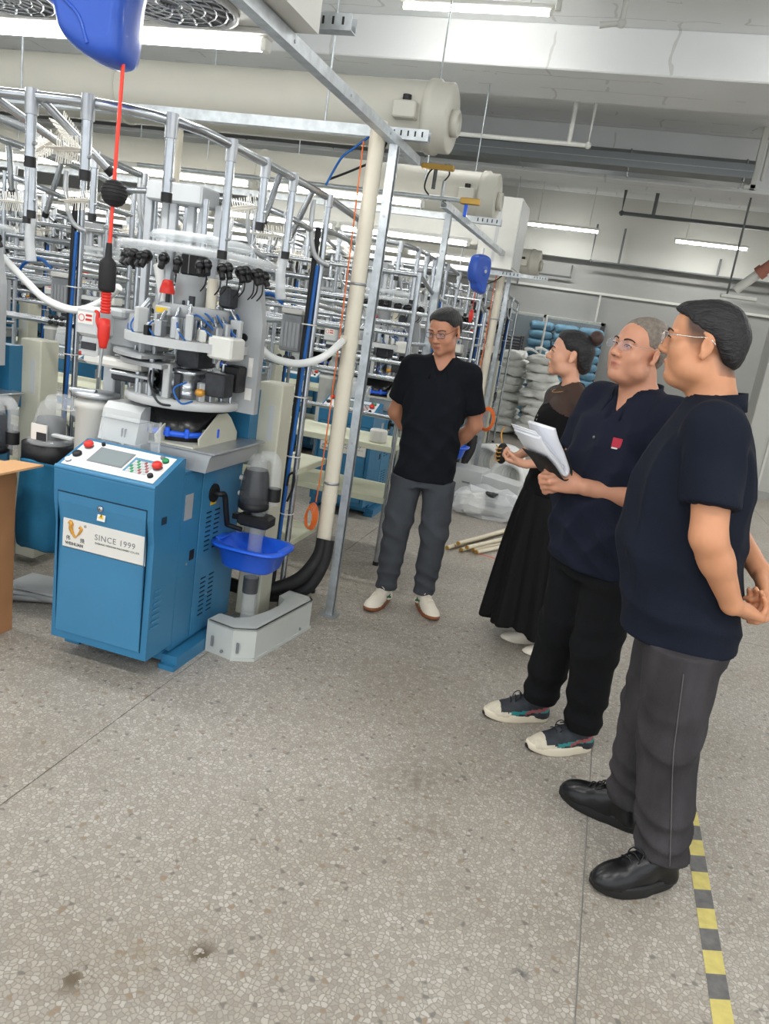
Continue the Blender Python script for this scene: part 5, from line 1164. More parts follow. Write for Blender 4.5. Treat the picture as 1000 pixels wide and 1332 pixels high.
def make_person(label, sp):
    s = sp['H']/1.72; loc = np.array([*sp['loc'], 0.]); rz = R(sp['rz']); lean = sp.get('lean', 0.); sway = sp.get('sway', 0.)
    Rz = np.array([[cos(rz), -sin(rz), 0], [sin(rz), cos(rz), 0], [0, 0, 1]])
    def L(p): return (Rz.T@(np.array([p[0], p[1], 0.])-loc))/s     # world floor point to local
    def bend(P): P = np.array(P, float).copy(); w = np.clip((P[:, 2]-.10)/1.5, 0, 1.2); P[:, 1] += lean*w*1.5; P[:, 0] += sway*w*1.5; return P*s
    HC = V3(*sp['head']); Q = np.array(rotm(0, 0, sp['hyaw'])@rotm(sp['hpitch'], 0, 0)@rotm(0, sp.get('hroll', 0), 0))
    sh, el, wr = sp['shoulder'], sp['elbow'], sp['wrist']; feet = [L(f[0]) for f in sp['feet']]
    tor = sp['torso']; hx = sp.get('hip', .092); kn = sp['knee']
    # --- skin
    fine = [(HC[i]-.115, HC[i]+.125, .0032) for i in range(3)]; hb = sp.get('hand_zone', [(0, 0, 9)]*3)
    F = Field(axis(-.42, .42, .011, [fine[0], hb[0]]), axis(-.50, .42, .011, [fine[1], hb[1]]), axis(.0, 1.80, .011, [fine[2], hb[2]]))
    F.stack([r for r in tor if r[0] > .7], off=-.024); F.cap((0, sp.get('nby', .02), 1.40), HC+Q@V3(0, .022, -.055), sp.get('neck', .060), sp.get('neck', .060)*.92, .03)
    for i, sd in enumerate((-1, 1)):
        S_, E_, W_ = V3(*sh[i]), V3(*el[i]), V3(*wr[i]); ar = sp.get('arm', 1.)
        F.cap(V3(sd*.05, .02, 1.425), S_, .045, .052, .03); F.cap(S_, E_, .050*ar, .042*ar, .02); F.cap(E_, E_+(W_-E_)*.35, .043*ar, .042*ar, .015); F.cap(E_+(W_-E_)*.3, W_, .042*ar, .0265*ar, .015); F.cap(W_, W_+unit(sp['hands'][i]['f'])*.03, .026*ar, .024, .012)
        F.cap((sd*hx, 0, .84), kn[i], .075, .05, .02); F.cap(kn[i], feet[i]+V3(0, 0, .10), .05, .036, .02)
        hand(F, W_+unit(sp['hands'][i]['f'])*.018, left=(sd > 0), **sp['hands'][i])
    head(F, HC, Q, sp['face']); P, Fc = F.mesh(2)
    hc = ((P[Fc].mean(1)-HC)@Q); mi = np.zeros(len(Fc), int)
    lips = ((hc[:, 0]/.022)**2+((hc[:, 2]+.0672)/.0095)**2 < 1) & (hc[:, 1] < -.078); mi[lips] = 1
    if sp.get('crop'):
        ly, lz = zip(*sp['crop']); cm = (hc[:, 2] > np.interp(hc[:, 1], ly, lz)) & (hc[:, 1] > -.062) & (np.abs(hc[:, 0]) > .03) & (np.linalg.norm(hc-V3(0, .02, .03), axis=1) < .125) & ~((np.abs(hc[:, 0]) > .071) & (np.abs(hc[:, 1]-.012) < .026) & (hc[:, 2] < .034)); mi[cm] = 2
    hv = (P-HC)@Q; lipv = np.clip(1.6*(1-((hv[:, 0]/.0235)**2+((hv[:, 2]+.0672)/.0115)**2)), 0, 1)*(hv[:, 1] < -.075); stv = np.zeros(len(P))
    if sp.get('crop'):
        ly, lz = zip(*sp['crop']); ear = (np.abs(hv[:, 0]) > .0735) & (np.abs(hv[:, 1]-.012) < .03) & (hv[:, 2] < .036)
        stv = np.clip((hv[:, 2]-np.interp(hv[:, 1], ly, lz))/.055, 0, 1)*np.clip((hv[:, 1]+.062)/.02, 0, 1)*(np.linalg.norm(hv-V3(0, .02, .03), axis=1) < .125)*~ear
    me_ = mesh_from('person', bend(P), Fc, [sp['skin']])
    for an, av in (('lip', lipv), ('stubble', stv)): me_.attributes.new(an, 'FLOAT', 'POINT').data.foreach_set('value', av.astype(np.float32))
    body = link('person', me_, None); tag(body, label, 'person', 'group of visitors')
    body.location = tuple(loc); body.rotation_euler = (0, 0, rz)
    def part(n, P, Fc, m, parent=body): return link(n, mesh_from(n, bend(P), Fc, [m]), None, parent)
    def mbpart(n, mb, m, Cc=None, parent=body):
        P = np.array(mb.v); P = P if Cc is None else P@Q.T+HC
        mb.v = [tuple(p) for p in bend(P)]; return mb.build(n, m, parent)
    # --- hair, eyes, brows, glasses
    for nm, m, P, Fc in hair_mesh(HC, Q, sp): part(nm, P, Fc, m)
    for sd in (-1, 1):
        ey = mbpart('eye', MB().ell((sd*.033, -.0895, .003+sp.get('eyez', 0)), (.0135, .0042, .0042*sp.get('eyeopen', 1.)), 12, 8), 'eye_white', 1)
        mbpart('iris', MB().ell((sd*.033+sp.get('gaze', 0), -.0905, .003+sp.get('eyez', 0)), (.0058, .0042, .0042*sp.get('eyeopen', 1.)), 10, 8), 'eye_dark', 1, ey)
        mbpart('eyelid', MB().tube([(sd*.019, -.0925, .0035), (sd*.028, -.0945, .0075), (sd*.038, -.0925, .0075), (sd*.048, -.0855, .0035)], .0017, 6, smooth_path=4), 'eye_dark', 1)
        mbpart('eyebrow', MB().tube([(sd*.014, -.0965, .022), (sd*.028, -.0955, .027), (sd*.042, -.0885, .0265), (sd*.053, -.080, .021)], [.0032, .0020], 6, smooth_path=4), 'brow', 1)
        mbpart('nostril', MB().ell((sd*.0065, -.1085, -.0385), (.0035, .004, .0018), 8, 6), 'eye_dark', 1)
    if 'glasses' in sp:
        g = sp['glasses']; a, b, zz, yy = g['w'], g['h'], .002, -.112; rim = None
        for sd in (-1, 1):
            pts = [(sd*.034+a*math.copysign(abs(cos(t))**.6, cos(t)), yy+.010*((abs(sd*.034+a*math.copysign(abs(cos(t))**.6, cos(t)))/.06)**2), zz+b*math.copysign(abs(sin(t))**.6, sin(t))) for t in np.linspace(0, 2*pi, 25)[:-1]]
            if rim is None: rim = mbpart('glasses', MB().tube(pts, g['r'], 6, closed=True), g['m'], 1)
            else: mbpart('rim', MB().tube(pts, g['r'], 6, closed=True), g['m'], 1, rim)
            mb = MB(); mb.add(pts, [tuple(range(len(pts)))]); mbpart('lens', mb, 'lens', 1, rim)
            mbpart('temple', MB().tube([(sd*(.034+a), yy+.014, zz+.008), (sd*.073, yy+.03, zz+.010), (sd*.079, -.02, zz+.014), (sd*.080, .012, zz+.018), (sd*.079, .034, zz+.004)], g['r']*1.1, 6, smooth_path=3), g['m'], 1, rim)
        mbpart('bridge', MB().tube([(-.034+a, yy+.002, zz+.004), (0, yy-.003, zz+.008), (.034-a, yy+.002, zz+.004)], g['r'], 6, smooth_path=3), g['m'], 1, rim)
    # --- trousers or skirt
    if sp.get('skirt'):
        sk = sp['skirt']; F = Field(axis(-.48, .48, .009), axis(-.48, .48, .009), axis(sk[0][0]-.03, sk[-1][0]+.03, .009)); F.stack(sk, e=2.1)
        X, Y, Z = F.a[0][:, None, None], F.a[1][None, :, None], F.a[2][None, None, :]; th = np.arctan2(Y, X); amp = np.clip((.95-Z)/.8, 0, 1)
        F.D = F.D+(amp*(.022*np.cos(9*th+.6*np.sin(3*th)+Z*1.5)+.012*np.cos(17*th+1+Z*2))).astype(np.float32); F.D = np.maximum(F.D, (sk[0][0]+.012*np.sin(5*th)-Z).astype(np.float32)); part('skirt', *F.mesh(1), 'skirt')
    else:
        tr = sp['trouser']; F = Field(axis(-.40, .40, .008), axis(-.36, .36, .008), axis(.02, 1.05, .008)); F.stack(tr['hips'], .03)
        for i, sd in enumerate((-1, 1)):
            r = tr['r']; A_ = V3(*feet[i])+V3(0, 0, .075)+V3(*tr.get('ank', ((0, 0, 0), (0, 0, 0)))[i]); K_ = V3(*kn[i]); H_ = V3(sd*hx, tr.get('hy', .0), .83)
            F.cap(H_, K_, r[0], r[1], .035); F.cap(K_, K_+(A_-K_)*.55, r[1], r[2], .025); F.cap(K_+(A_-K_)*.5, A_+V3(0, 0, -.05), r[2], r[3], .02)
        F.folds(tr.get('amp', .006), [((.2, .3, 1), 42, 1., (.06, .30)), ((.4, -.3, 1), 30, .7, (.36, .62)), ((1, .5, .35), 26, .8, (.30, .95)), ((-.6, .4, 1), 26, .6, (.66, .9))], sp.get('seed', 1))
        zz = F.a[2][None, None, :]; F.D = np.where(zz > tor[0][0]+.012, np.maximum(F.D, torso_dist(F, tor, -.012)), F.D)
        F.cut((0, 0, -1), (0, 0, tr.get('hem', .055))); trs = part('trousers', *F.mesh(1), tr['m'])
        for n_, pts, m_ in tr.get('trim', []):
            P, Fc = None, None; me_ = trs.data; co = np.zeros(len(me_.vertices)*3, np.float32); me_.vertices.foreach_get('co', co); co = co.reshape(-1, 3); pts = []
            for z in np.linspace(.12, .72, 16):
                y0 = np.interp(z, [.08, .47, .83], [feet[1][1]+.02, kn[1][1]+.01, .02])*s; b_ = bend(np.array([[0, y0/s, z]]))[0]; q = co[(np.abs(co[:, 2]-z*s) < .012) & (np.abs(co[:, 1]-b_[1]) < .012)]
                if len(q): pts.append((q[:, 0].max()+.0012, b_[1], z*s))
            MB().tube(pts, .0018, 5, smooth_path=3).build(n_, m_, trs)
    # --- shirt
    st = sp['shirt']; F = Field(axis(-.42, .42, .0075), axis(-.36, .36, .0075), axis(tor[0][0]-.03, 1.56, .0075)); F.stack(tor, .03)
    for i, sd in enumerate((-1, 1)):
        S_, E_, W_ = V3(*sh[i]), V3(*el[i]), V3(*wr[i]); F.cap(V3(sd*.045, .02, 1.42), S_, .052, st['sh'], .04); e = S_+(E_-S_)*st['sl']; F.cap(S_, e, st['sh'], st['cuff'], .03)
    F.folds(st.get('amp', .006), [((.3, .4, 1), 26, .8, (.7, 1.15)), ((1, .3, -.5), 18, .9, (.8, 1.40)), ((-1, .4, .6), 15, .7, (.9, 1.42)), ((.2, 1, .4), 22, .5, (.8, 1.3))], sp.get('seed', 1)+5)
    TD = torso_dist(F, tor, .004)
    for i, sd in enumerate((-1, 1)):       # square sleeve ends
        S_, E_ = V3(*sh[i]), V3(*el[i]); d = unit(E_-S_); e = S_+(E_-S_)*st['sl']; X, Y, Z = F.a[0][:, None, None], F.a[1][None, :, None], F.a[2][None, None, :]
        ax = (X-e[0])*d[0]+(Y-e[1])*d[1]+(Z-e[2])*d[2]; rad = np.sqrt(np.maximum((X-e[0])**2+(Y-e[1])**2+(Z-e[2])**2-ax**2, 0)); inside = (rad < .105) & (ax > 0) & (ax < .13) & (np.abs(X) > .12) & (TD > .002)
        F.D = np.where(inside, np.maximum(F.D, ax.astype(np.float32)), F.D)
    nk = sp.get('neck', .06)+.006; nb = V3(0, sp.get('nby', .02), 1.44)
    F.cap(nb+V3(0, .0, -.005), nb+V3(0, -.02, .15), nk, nk+.01, .006, sub=True)
    if st.get('v'): vz = st['v']; F.cap((0, -.115, vz), nb+V3(0, -.065, .03), .008, .05, .006, sub=True); F.cap((0, -.155, vz), nb+V3(0, -.10, .03), .010, .05, .006, sub=True)
    if st.get('scoop'): F.cap((-.03, -.115, st['scoop']), (.03, -.115, st['scoop']), .05, .05, .01, sub=True)
    F.cut((0, 0, -1), (0, 0, tor[0][0]+.004)); P, Fc = F.mesh(1); cen = P[Fc].mean(1)
    if st.get('sheer'):
        w = (cen[:, 2] > st['sheer']-.3*np.abs(cen[:, 0])) & (np.abs(cen[:, 0]) > .0); shb = link('blouse', mesh_from('blouse', bend(P), Fc, [st['m'], 'sheer'], w.astype(int)), None, body)
    else: shb = part('polo_shirt', P, Fc, st['m'])
    if st.get('collar'):
        c = st['collar']; mb = MB(); n = 30; vs = []; fs = []; rw = []
        for i in range(n+1):
            th = -pi/2+R(c['gap'])+(2*pi-2*R(c['gap']))*i/n; u = abs(i/n-.5)*2; fr = u**3
            rx, ry = nk+.004, nk+.006; zt = 1.475+.012*(1-u)+c.get('dz', 0)-.055*fr; zb = zt-.046-.032*fr; ex = .010+.023*fr
            cx, cy = cos(th), sin(th); yo = nb[1]-.012-.012*fr
            for (r, z) in ((0, zb+.01), (.0, zt), (.006, zt+.004), (ex, zb), (ex-.006, zb-.002)): rw.append((cx*(rx+r), yo+cy*(ry+r)-.010*fr*(r > .01), z))
        m = 5
        for i in range(n):
            for k in range(m): fs.append((i*m+k, (i+1)*m+k, (i+1)*m+(k+1) % m, i*m+(k+1) % m))
        fs.append(tuple(range(m))); fs.append(tuple(n*m+k for k in range(m))); mb.add(rw, fs, True); mbpart('collar', mb, st['m'], None, shb)
    for i, (p, r_) in enumerate(st.get('buttons', [])): mbpart('button', MB().ell(p, (r_, .004, r_), 10, 6), 'ink_grey', None, shb)
    for (n_, lo, hi, m_) in st.get('badge', []):
        mbpart(n_, MB().cbox(lo, hi, .001, rotm(-6, 0, 26)), m_, None, shb)
    # --- shoes
    for i, sd in enumerate((-1, 1)):
        fw = sp['feet'][i]; so = sp['shoe'](); so.parent = body; so.location = tuple(feet[i]*s); so.rotation_euler = (0, 0, R(fw[1])-rz); q_ = s*sp.get('shoe_scale', 1.); so.scale = (sd*q_, q_, q_)
    return body, bend, s
# --- shoes: toe towards -y, ankle above the origin
def sole_mb(L=.285, w=.052, z0=0., z1=.028, grow=0.):
    mb = MB(); pts = []
    for t in np.linspace(0, 2*pi, 41)[:-1]:
        y = -.085-(L/2)*sin(t); x = cos(t); u = (sin(t)+1)/2; ww = (w*(.74+.26*math.sin(min(1, u*1.25)*pi/2)**2) if u > .35 else w*(.76-.04*math.sin(u/.35*pi)))
        pts.append(((ww+grow)*math.copysign(abs(x)**.75, x)+.006*sin(u*pi)*1., y-grow*sin(t)))
    n = len(pts); lay = [(z0, .965), (z0+.005, 1.), (z1-.006, 1.), (z1, .975)]; vs = [(x*k, (y+.085)*k-.085, z+(.012*max(0, (-y-.16)/.07) if z == z0 or z == z0+.005 else .006*max(0, (-y-.16)/.07))) for z, k in lay for x, y in pts]; fs = [tuple(range(n-1, -1, -1)), tuple(range(3*n, 4*n))]
    for l in range(3):
        for i in range(n): fs.append((l*n+i, l*n+(i+1) % n, l*n+n+(i+1) % n, l*n+n+i))
    return mb.add(vs, fs, True)
def upper_mesh(kind):
    F = Field(axis(-.075, .075, .005), axis(-.26, .10, .005), axis(0, .16, .005)); hi = kind == 'leather'
    F.ell((.003, -.160, .022), (.046, .068, .044 if hi else .036), .02); F.ell((.002, -.09, .03), (.043, .09, .048), .03); F.cap((0, -.085, .058), (0, -.02, .078), .032, .034, .03); F.cap((0, .02, .035), (0, .005, .085), .037, .036, .025); F.ell((0, .022, .03), (.037, .036, .04), .02)
    F.cap((0, -.005, .10), (0, -.01, .17), .03, .03, .006, sub=True); F.cut((0, 0, -1), (0, 0, .020)); return F.mesh(1)
UP = {}
def shoe(kind):
    if kind not in UP: UP[kind] = upper_mesh(kind)
    P, Fc = UP[kind]; cen = P[Fc].mean(1)
    if kind == 'runner':
        mi = np.zeros(len(Fc), int); mi[(cen[:, 1] < -.168)] = 1; mi[(cen[:, 2] < .040) & (cen[:, 1] > -.17) & (cen[:, 1] < -.10)] = 1; mi[(np.abs(cen[:, 2]-.045-.12*(cen[:, 1]+.06)) < .007) & (cen[:, 1] > -.12) & (np.abs(cen[:, 0]) > .02)] = 2; mi[(np.abs(cen[:, 2]-.055-.25*(cen[:, 1]+.0)) < .007) & (cen[:, 1] > -.06) & (np.abs(cen[:, 0]) > .02)] = 3
        mats = ['sneaker', 'toe_mesh', 'stripe_teal', 'stripe_rose']; sm, z1 = 'sole_cream', .034
    elif kind == 'trainer':
        mi = np.zeros(len(Fc), int); a = cen[:, 1]; mi[(np.abs(cen[:, 2]-.040-.35*(a+.05)) < .006) & (a > -.10) & (a < .0) & (np.abs(cen[:, 0]) > .02)] = 1; mi[(np.abs(cen[:, 2]-.048+.30*(a+.03)) < .006) & (a > -.06) & (a < .01) & (np.abs(cen[:, 0]) > .02)] = 1
        mats = ['shoe_white', 'stripe_green']; sm, z1 = 'sole_gum', .024
    elif kind == 'pump': mi = np.zeros(len(Fc), int); mats = ['shoe_white']; sm, z1 = 'shoe_white', .02
    else: mi = np.zeros(len(Fc), int); mats = ['leather']; sm, z1 = 'sole_black', .038
    o = link('shoe', mesh_from('shoe', P*np.array({'pump': (1, 1, .9), 'leather': (1.08, 1.02, 1.22), 'runner': (1.04, 1, 1.15)}.get(kind, (1, 1, 1))), Fc, mats, mi), None)
    sole_mb(z1=z1, grow=.003).build('sole', sm, o)
    if kind == 'runner':
        MB().tube([(-.02, -.205, .012), (0, -.226, .020), (.02, -.205, .012)], .011, 7, smooth_path=4).build('toe_bumper', 'black', o); MB().tube([(.0, .05, .06), (.0, .058, .085), (0, .05, .11)], .005, 6, smooth_path=3).build('heel_tab', 'stripe_rose', o)
    if kind == 'leather': MB().tube([(-.032, -.175, .052), (-.018, -.205, .048), (.0, -.213, .046), (.022, -.205, .048), (.037, -.175, .052)], .0022, 6, smooth_path=5).build('toe_seam', 'black', o)
    if kind != 'pump':
        for k in range(4):
            y, z = -.125+.02*k, (.080+.009*k)*{'leather': 1.22, 'runner': 1.15}.get(kind, 1); MB().tube([(-.022, y-.004, z-.004), (0, y, z+.008), (.022, y+.006, z-.003)], .0024, 5, smooth_path=3).build('lace', {'runner': 'black', 'trainer': 'shoe_white', 'leather': 'black'}[kind], o)
        if kind == 'leather' or kind == 'runner':
          for sd in (-1, 1): MB().tube([(0, -.075, .112), (sd*.018, -.085, .122), (sd*.028, -.10, .108), (sd*.022, -.108, .09)], .0022, 5, smooth_path=4).build('lace_bow', 'shoe_white' if kind == 'trainer' else 'black', o)
    return o

HL = dict(short=[(-.10, .085), (-.065, .072), (-.045, .045), (-.030, .030), (.03, .030), (.05, -.01), (.075, -.045), (.12, -.055)])
TORSO1 = [(.77, 0, .0, .172, .12), (.90, 0, .0, .168, .12), (1.05, 0, -.005, .165, .118), (1.18, 0, -.005, .175, .12), (1.30, 0, .005, .178, .118), (1.38, 0, .012, .152, .10), (1.44, 0, .018, .09, .075), (1.475, 0, .02, .06, .06)]
TORSO3 = [(.765, 0, -.01, .20, .158), (.90, 0, -.03, .212, .178), (1.03, 0, -.04, .213, .188), (1.15, 0, -.03, .210, .172), (1.28, 0, -.008, .205, .145), (1.37, 0, .01, .175, .112), (1.44, 0, .02, .10, .082), (1.475, 0, .02, .07, .068)]
TORSO4 = [(.755, 0, .01, .192, .170), (.88, 0, .0, .198, .176), (1.03, 0, -.02, .200, .178), (1.15, 0, -.012, .203, .170), (1.28, 0, .005, .205, .152), (1.37, 0, .015, .178, .118), (1.44, 0, .02, .10, .084), (1.475, 0, .02, .07, .068)]
TORSOW = [(.86, 0, .005, .185, .150), (.95, 0, 0, .16, .125), (1.05, 0, 0, .138, .108), (1.16, 0, -.01, .15, .118), (1.25, 0, -.02, .158, .122), (1.34, 0, .0, .15, .10), (1.40, 0, .01, .10, .075), (1.46, 0, .015, .05, .05)]
relaxed = (25, 30, 15); grip = (55, 60, 30)
P1, b1, s1 = make_person('man in black polo shirt and grey trousers standing by the steel post, looking down', dict(
    H=1.68, loc=(-.875, 4.13), rz=6, head=(-.012, -.03, 1.603), hyaw=-22, hpitch=17, hroll=-4, skin='skin1', seed=3, neck=.056,
    shoulder=((-.158, .01, 1.385), (.158, .01, 1.385)), elbow=((-.232, .085, 1.115), (.232, .085, 1.115)), wrist=((-.075, .20, .93), (.08, .20, .90)),
    hands=[dict(f=(.9, .2, -.3), n=(0, 1, 0), curl=relaxed), dict(f=(-.9, .2, -.2), n=(0, 1, 0), curl=relaxed)],
    torso=TORSO1, hip=.088, knee=[(-.105, -.03, .47), (.115, -.03, .47)], feet=[((-.985, 4.10), -8), ((-.775, 4.17), 34)],
    face=dict(jaw=1.0), hair=[('hair', 'hair_black', .009, HL['short'], [((0, -.01, .075), (.066, .085, .045))])], crop=[(-.06, .03), (-.03, .005), (.03, .0), (.06, -.04), (.1, -.07)],
    glasses=dict(w=.0235, h=.0145, r=.0013, m='frame_dark'), eyeopen=.6, gaze=-.002,
    trouser=dict(m='trouser_grey', hips=[(.74, 0, .005, .158, .11), (.85, 0, .01, .168, .12), (.96, 0, .005, .16, .112)], r=(.098, .080, .068, .060), hem=.088, amp=.013),
    shirt=dict(m='shirt_black', sh=.066, cuff=.068, sl=.72, v=1.35, collar=dict(gap=30), amp=.010), shoe=lambda: shoe('trainer')))
P2, b2, s2 = make_person('woman in black blouse and long black skirt with hair pinned up, standing behind the others', dict(
    H=1.66, loc=(-.155, 4.06), rz=-62, lean=-.03, head=(.0, -.03, 1.60), hyaw=-22, hpitch=-4, skin='skin2', lip='lip_red', seed=5, neck=.046, nby=.012, arm=.82,
    shoulder=((-.155, .01, 1.365), (.155, .01, 1.365)), elbow=((-.205, -.01, 1.10), (.205, .02, 1.09)), wrist=((-.07, -.20, 1.03), (.075, -.20, 1.02)),
    hands=[dict(f=(.55, -.75, -.1), n=(.3, .3, .9), curl=(40, 55, 30), s=.88), dict(f=(-.55, -.8, .0), n=(-.2, .2, 1), curl=(45, 55, 30), s=.88)], hand_zone=[(-.13, .13, .0045), (-.36, -.17, .0045), (.95, 1.10, .0045)],
    torso=TORSOW, hip=.085, knee=[(-.08, -.01, .47), (.08, -.01, .47)], feet=[((-.10, 4.04), -72), ((.02, 3.95), -60)],
    face=dict(jaw=.88, nose=1.0), hair=[('hair', 'hair_black', .012, [(-.10, .088), (-.070, .078), (-.05, .055), (-.03, .026), (.0, .022), (.03, .02), (.05, -.05), (.075, -.085), (.13, -.085)], [((0, .085, -.045), (.048, .036, .05)), ((0, -.0, .08), (.062, .085, .045))]), ('hair_bun', 'hair_brown', -.03, [(-.2, -.3), (.2, -.3)], [((0, .112, .112), (.040, .036, .038)), ((0, .085, .09), (.02, .035, .02))])],
    eyeopen=1.0, shoe_scale=.84, skirt=[(.115, 0, .0, .265, .255), (.35, 0, 0, .24, .23), (.60, 0, 0, .21, .20), (.80, 0, 0, .19, .165), (.92, 0, 0, .165, .13), (1.0, 0, 0, .145, .115)],
    shirt=dict(m='blouse', sh=.058, cuff=.05, sl=.96, scoop=1.40, sheer=1.345, amp=.004, cutx=.14, buttons=[((-.02, -.142, 1.27-.022*k), .006) for k in range(7)]), shoe=lambda: shoe('pump')))
P3, b3, s3 = make_person('grey haired man in navy polo shirt and black trousers, holding a folded booklet', dict(
    H=1.735, loc=(.115, 3.06), rz=-48, lean=-.012, head=(.0, -.035, 1.597), hyaw=2, hpitch=-6, hroll=5, skin='skin3', seed=9, neck=.068, arm=1.08,
    shoulder=((-.19, .015, 1.38), (.19, .015, 1.38)), elbow=((-.265, -.02, 1.10), (.27, .03, 1.09)), wrist=((-.10, -.235, 1.09), (.085, -.225, 1.10)),
    hands=[dict(f=(.62, -.78, -.12), n=(.75, .5, .35), curl=((50, 55, 30), (55, 58, 30), (58, 60, 32), (60, 60, 32)), s=1.06, thumb=(15, 25, 15)), dict(f=(-.62, -.74, .05), n=(-.75, .5, -.1), curl=((35, 45, 25), (40, 48, 25), (45, 50, 28), (50, 52, 28)), s=1.06, thumb=(10, 20, 15))], hand_zone=[(-.16, .15, .0042), (-.40, -.20, .0042), (1.02, 1.17, .0042)],
    torso=TORSO3, hip=.10, knee=[(-.10, -.035, .47), (.11, -.03, .47)], feet=[((-.01, 3.165), -66), ((.185, 3.01), -60)],
    face=dict(jaw=1.16, fat=.010, double_chin=True, jowl=True), hair=[('hair', 'hair_grey', .006, [(-.10, .100), (-.065, .088), (-.045, .062), (-.03, .025), (.03, .022), (.05, -.02), (.075, -.055), (.12, -.06)], [((0, .03, .085), (.06, .07, .036))])],
    glasses=dict(w=.0245, h=.0155, r=.0009, m='frame_silver'), eyeopen=.5,
    trouser=dict(m='trouser_black', hips=[(.73, 0, .0, .19, .145), (.85, 0, .0, .20, .155), (.96, 0, -.01, .195, .155)], r=(.122, .092, .078, .072), hem=.10, amp=.011),
    shirt=dict(m='shirt_navy3', sh=.080, cuff=.086, sl=.72, v=1.345, collar=dict(gap=30), amp=.015, buttons=[((.0, -.158, 1.27), .006)], badge=[('badge', (.108, -.143, 1.272), (.036, .006, .034), 'badge_red'), ('badge_base', (.108, -.1435, 1.252), (.034, .006, .006), 'plate_white')]), shoe=lambda: shoe('runner')))
P4, b4, s4 = make_person('dark haired man with glasses in navy polo and dark grey jeans, hands behind his back', dict(
    H=1.775, loc=(.425, 2.43), rz=-92, lean=-.105, head=(.0, -.028, 1.60), hyaw=-6, hpitch=-3, skin='skin4', seed=12, neck=.070, nby=.03, arm=1.12,
    shoulder=((-.19, .02, 1.38), (.19, .02, 1.38)), elbow=((-.255, .09, 1.12), (.262, .03, 1.12)), wrist=((-.05, .215, .99), (.185, .118, .94)),
    hands=[dict(f=(.85, .15, -.5), n=(.1, -.75, -.5), curl=((35, 45, 25), (40, 50, 25), (40, 50, 28), (45, 50, 28)), s=1.06, thumb=(20, 25, 15)), dict(f=(-.66, .56, -.35), n=(-.3, .1, .95), curl=((50, 60, 30), (55, 60, 30), (55, 60, 30), (60, 60, 30)), s=1.06, thumb=(15, 25, 15))], hand_zone=[(-.10, .22, .0042), (.09, .34, .0042), (.84, 1.03, .0042)],
    torso=TORSO4, hip=.098, knee=[(-.105, -.03, .47), (.105, .015, .47)], feet=[((.36, 2.562), -110), ((.465, 2.298), -58)],
    face=dict(jaw=1.12, fat=.008, double_chin=True, jowl=True), hair=[('hair', 'hair_black', .008, [(-.12, .088), (-.078, .080), (-.058, .066), (-.035, .050), (.015, .036), (.04, .0), (.07, -.05), (.10, -.068), (.14, -.07)], [((0, -.034, .080), (.054, .062, .030)), ((0, .03, .088), (.056, .06, .034))])], crop=[(-.06, .02), (-.03, -.02), (.03, -.03), (.06, -.09), (.1, -.11)],
    glasses=dict(w=.0235, h=.0185, r=.0014, m='frame_silver'), eyeopen=.8,
    trouser=dict(m='jeans', hips=[(.73, 0, .02, .175, .135), (.85, 0, .025, .185, .145), (.96, 0, .01, .18, .145)], r=(.118, .092, .082, .077), hem=.105, amp=.014, hy=.015, trim=[('side_seam', 'AUTO', 'seam')]),
    shirt=dict(m='shirt_navy4', sh=.080, cuff=.078, sl=.70, collar=dict(gap=30, dz=.0), amp=.011), shoe=lambda: shoe('leather')))

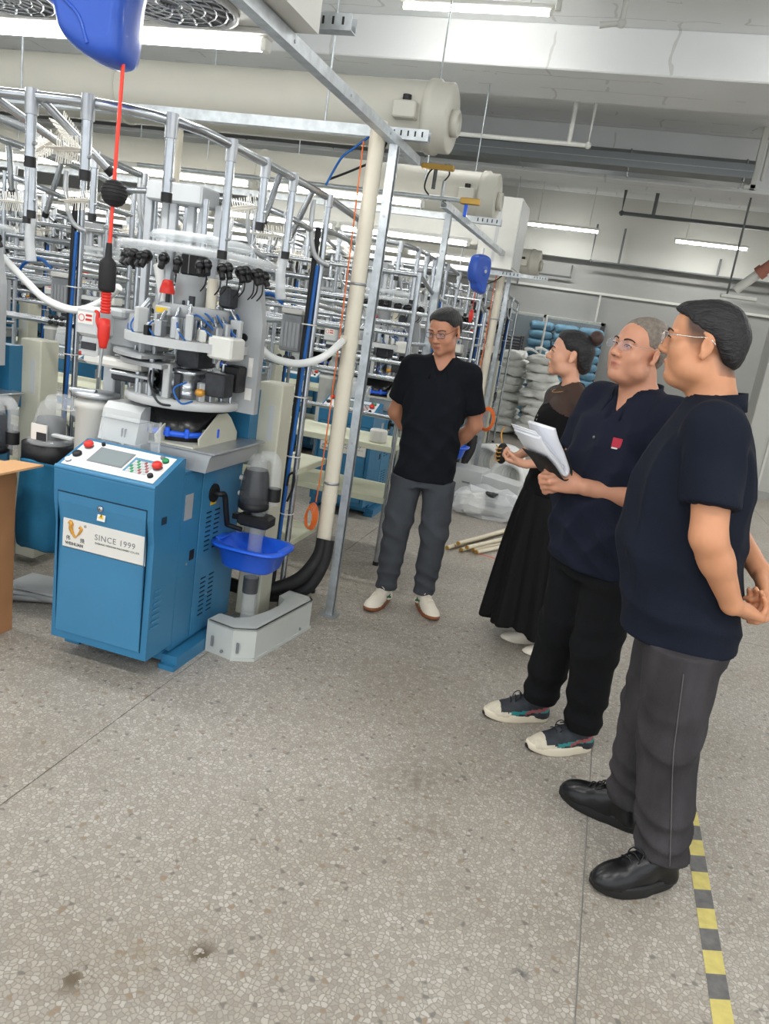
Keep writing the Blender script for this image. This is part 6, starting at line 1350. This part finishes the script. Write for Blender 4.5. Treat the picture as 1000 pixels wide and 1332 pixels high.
# --- things they hold
def held(fn, sp_loc, rz, bend, p):
    q = bend(np.array([p]))[0]; a = R(rz); return (sp_loc[0]+cos(a)*q[0]-sin(a)*q[1], sp_loc[1]+sin(a)*q[0]+cos(a)*q[1], q[2])
loc = held(None, (.115, 3.06), -48, b3, (-.005, -.305, 1.125))
t = thing('booklet', 'white folded booklet with dark back cover in the hands of the grey haired man', 'booklet', loc)
t.rotation_euler = (R(0), R(0), R(-48))
def sheet(path, w0, w1, th, m, n):
    """a bent sheet: path in (y, z) swept along x"""
    mb = MB(); pts = catmull([Vector((0, a, b)) for a, b in path], 6); vs = []; fs = []; k = len(pts)
    for x in (w0, w1):
        for off in (0, th):
            for i, p in enumerate(pts):
                tn = (pts[min(i+1, k-1)]-pts[max(i-1, 0)]).normalized(); nr = Vector((0, -tn.z, tn.y)); q = p+nr*off; vs.append((x, q.y, q.z))
    for i in range(k-1):
        fs += [(i, i+1, k+i+1, k+i), (2*k+i, 3*k+i, 3*k+i+1, 2*k+i+1), (i, 2*k+i, 2*k+i+1, i+1), (k+i, k+i+1, 3*k+i+1, 3*k+i)]
    fs += [(0, k, 3*k, 2*k), (k-1, 3*k-1, 4*k-1, 2*k-1)]
    return mb.add(vs, fs, True).build(n, m, t)
sheet([(-.15, .135), (-.10, .085), (-.045, .045), (.0, .005), (.018, .025), (-.02, .085), (-.06, .135), (-.085, .175)], -.085, .065, .012, 'paper', 'pages')
sheet([(-.10, .070), (-.045, .030), (.004, -.012), (.034, .012), (.012, .06), (-.015, .10)], -.083, .063, .003, 'black', 'cover')
for i, k in enumerate((.008, .016)): sheet([(-.152-k, .140+k), (-.10, .092+k), (-.045, .052+k), (-.01, .025+k)], -.084, .064, .002, 'paper', 'loose_page')
loc = held(None, (-.155, 4.06), -62, b2, (-.03, -.30, 1.045))
t = thing('pouch', 'small black pouch with gold pattern held by the woman', 'pouch', loc, -62)
MB().ell((0, 0, 0), (.045, .028, .055), 18, 12).build('pouch_body', 'black', t)
for k in range(4): MB().tube([(-.046+.004*k, -.02, .03-.02*k), (-.02, -.029, .036-.02*k), (.01, -.030, .024-.02*k), (.035, -.022, .03-.02*k)], .003, 6, smooth_path=4).build('gold_band', 'gold', t)
MB().tube([(.0, -.01, .055), (-.01, -.02, .10), (.0, -.01, .14)], .004, 6, smooth_path=4).build('gold_chain', 'gold', t)
q = [(.058*cos(a), -.01+.05*sin(a)-.028*max(0, -sin(a)), 1.432-.03*max(0, -sin(a))) for a in np.linspace(0, 2*pi, 33)[:-1]]
mb = MB(); mb.tube(q, .0016, 5, closed=True); mb.v = [tuple(p) for p in b2(np.array(mb.v))]; mb.build('necklace', 'gold', P2)
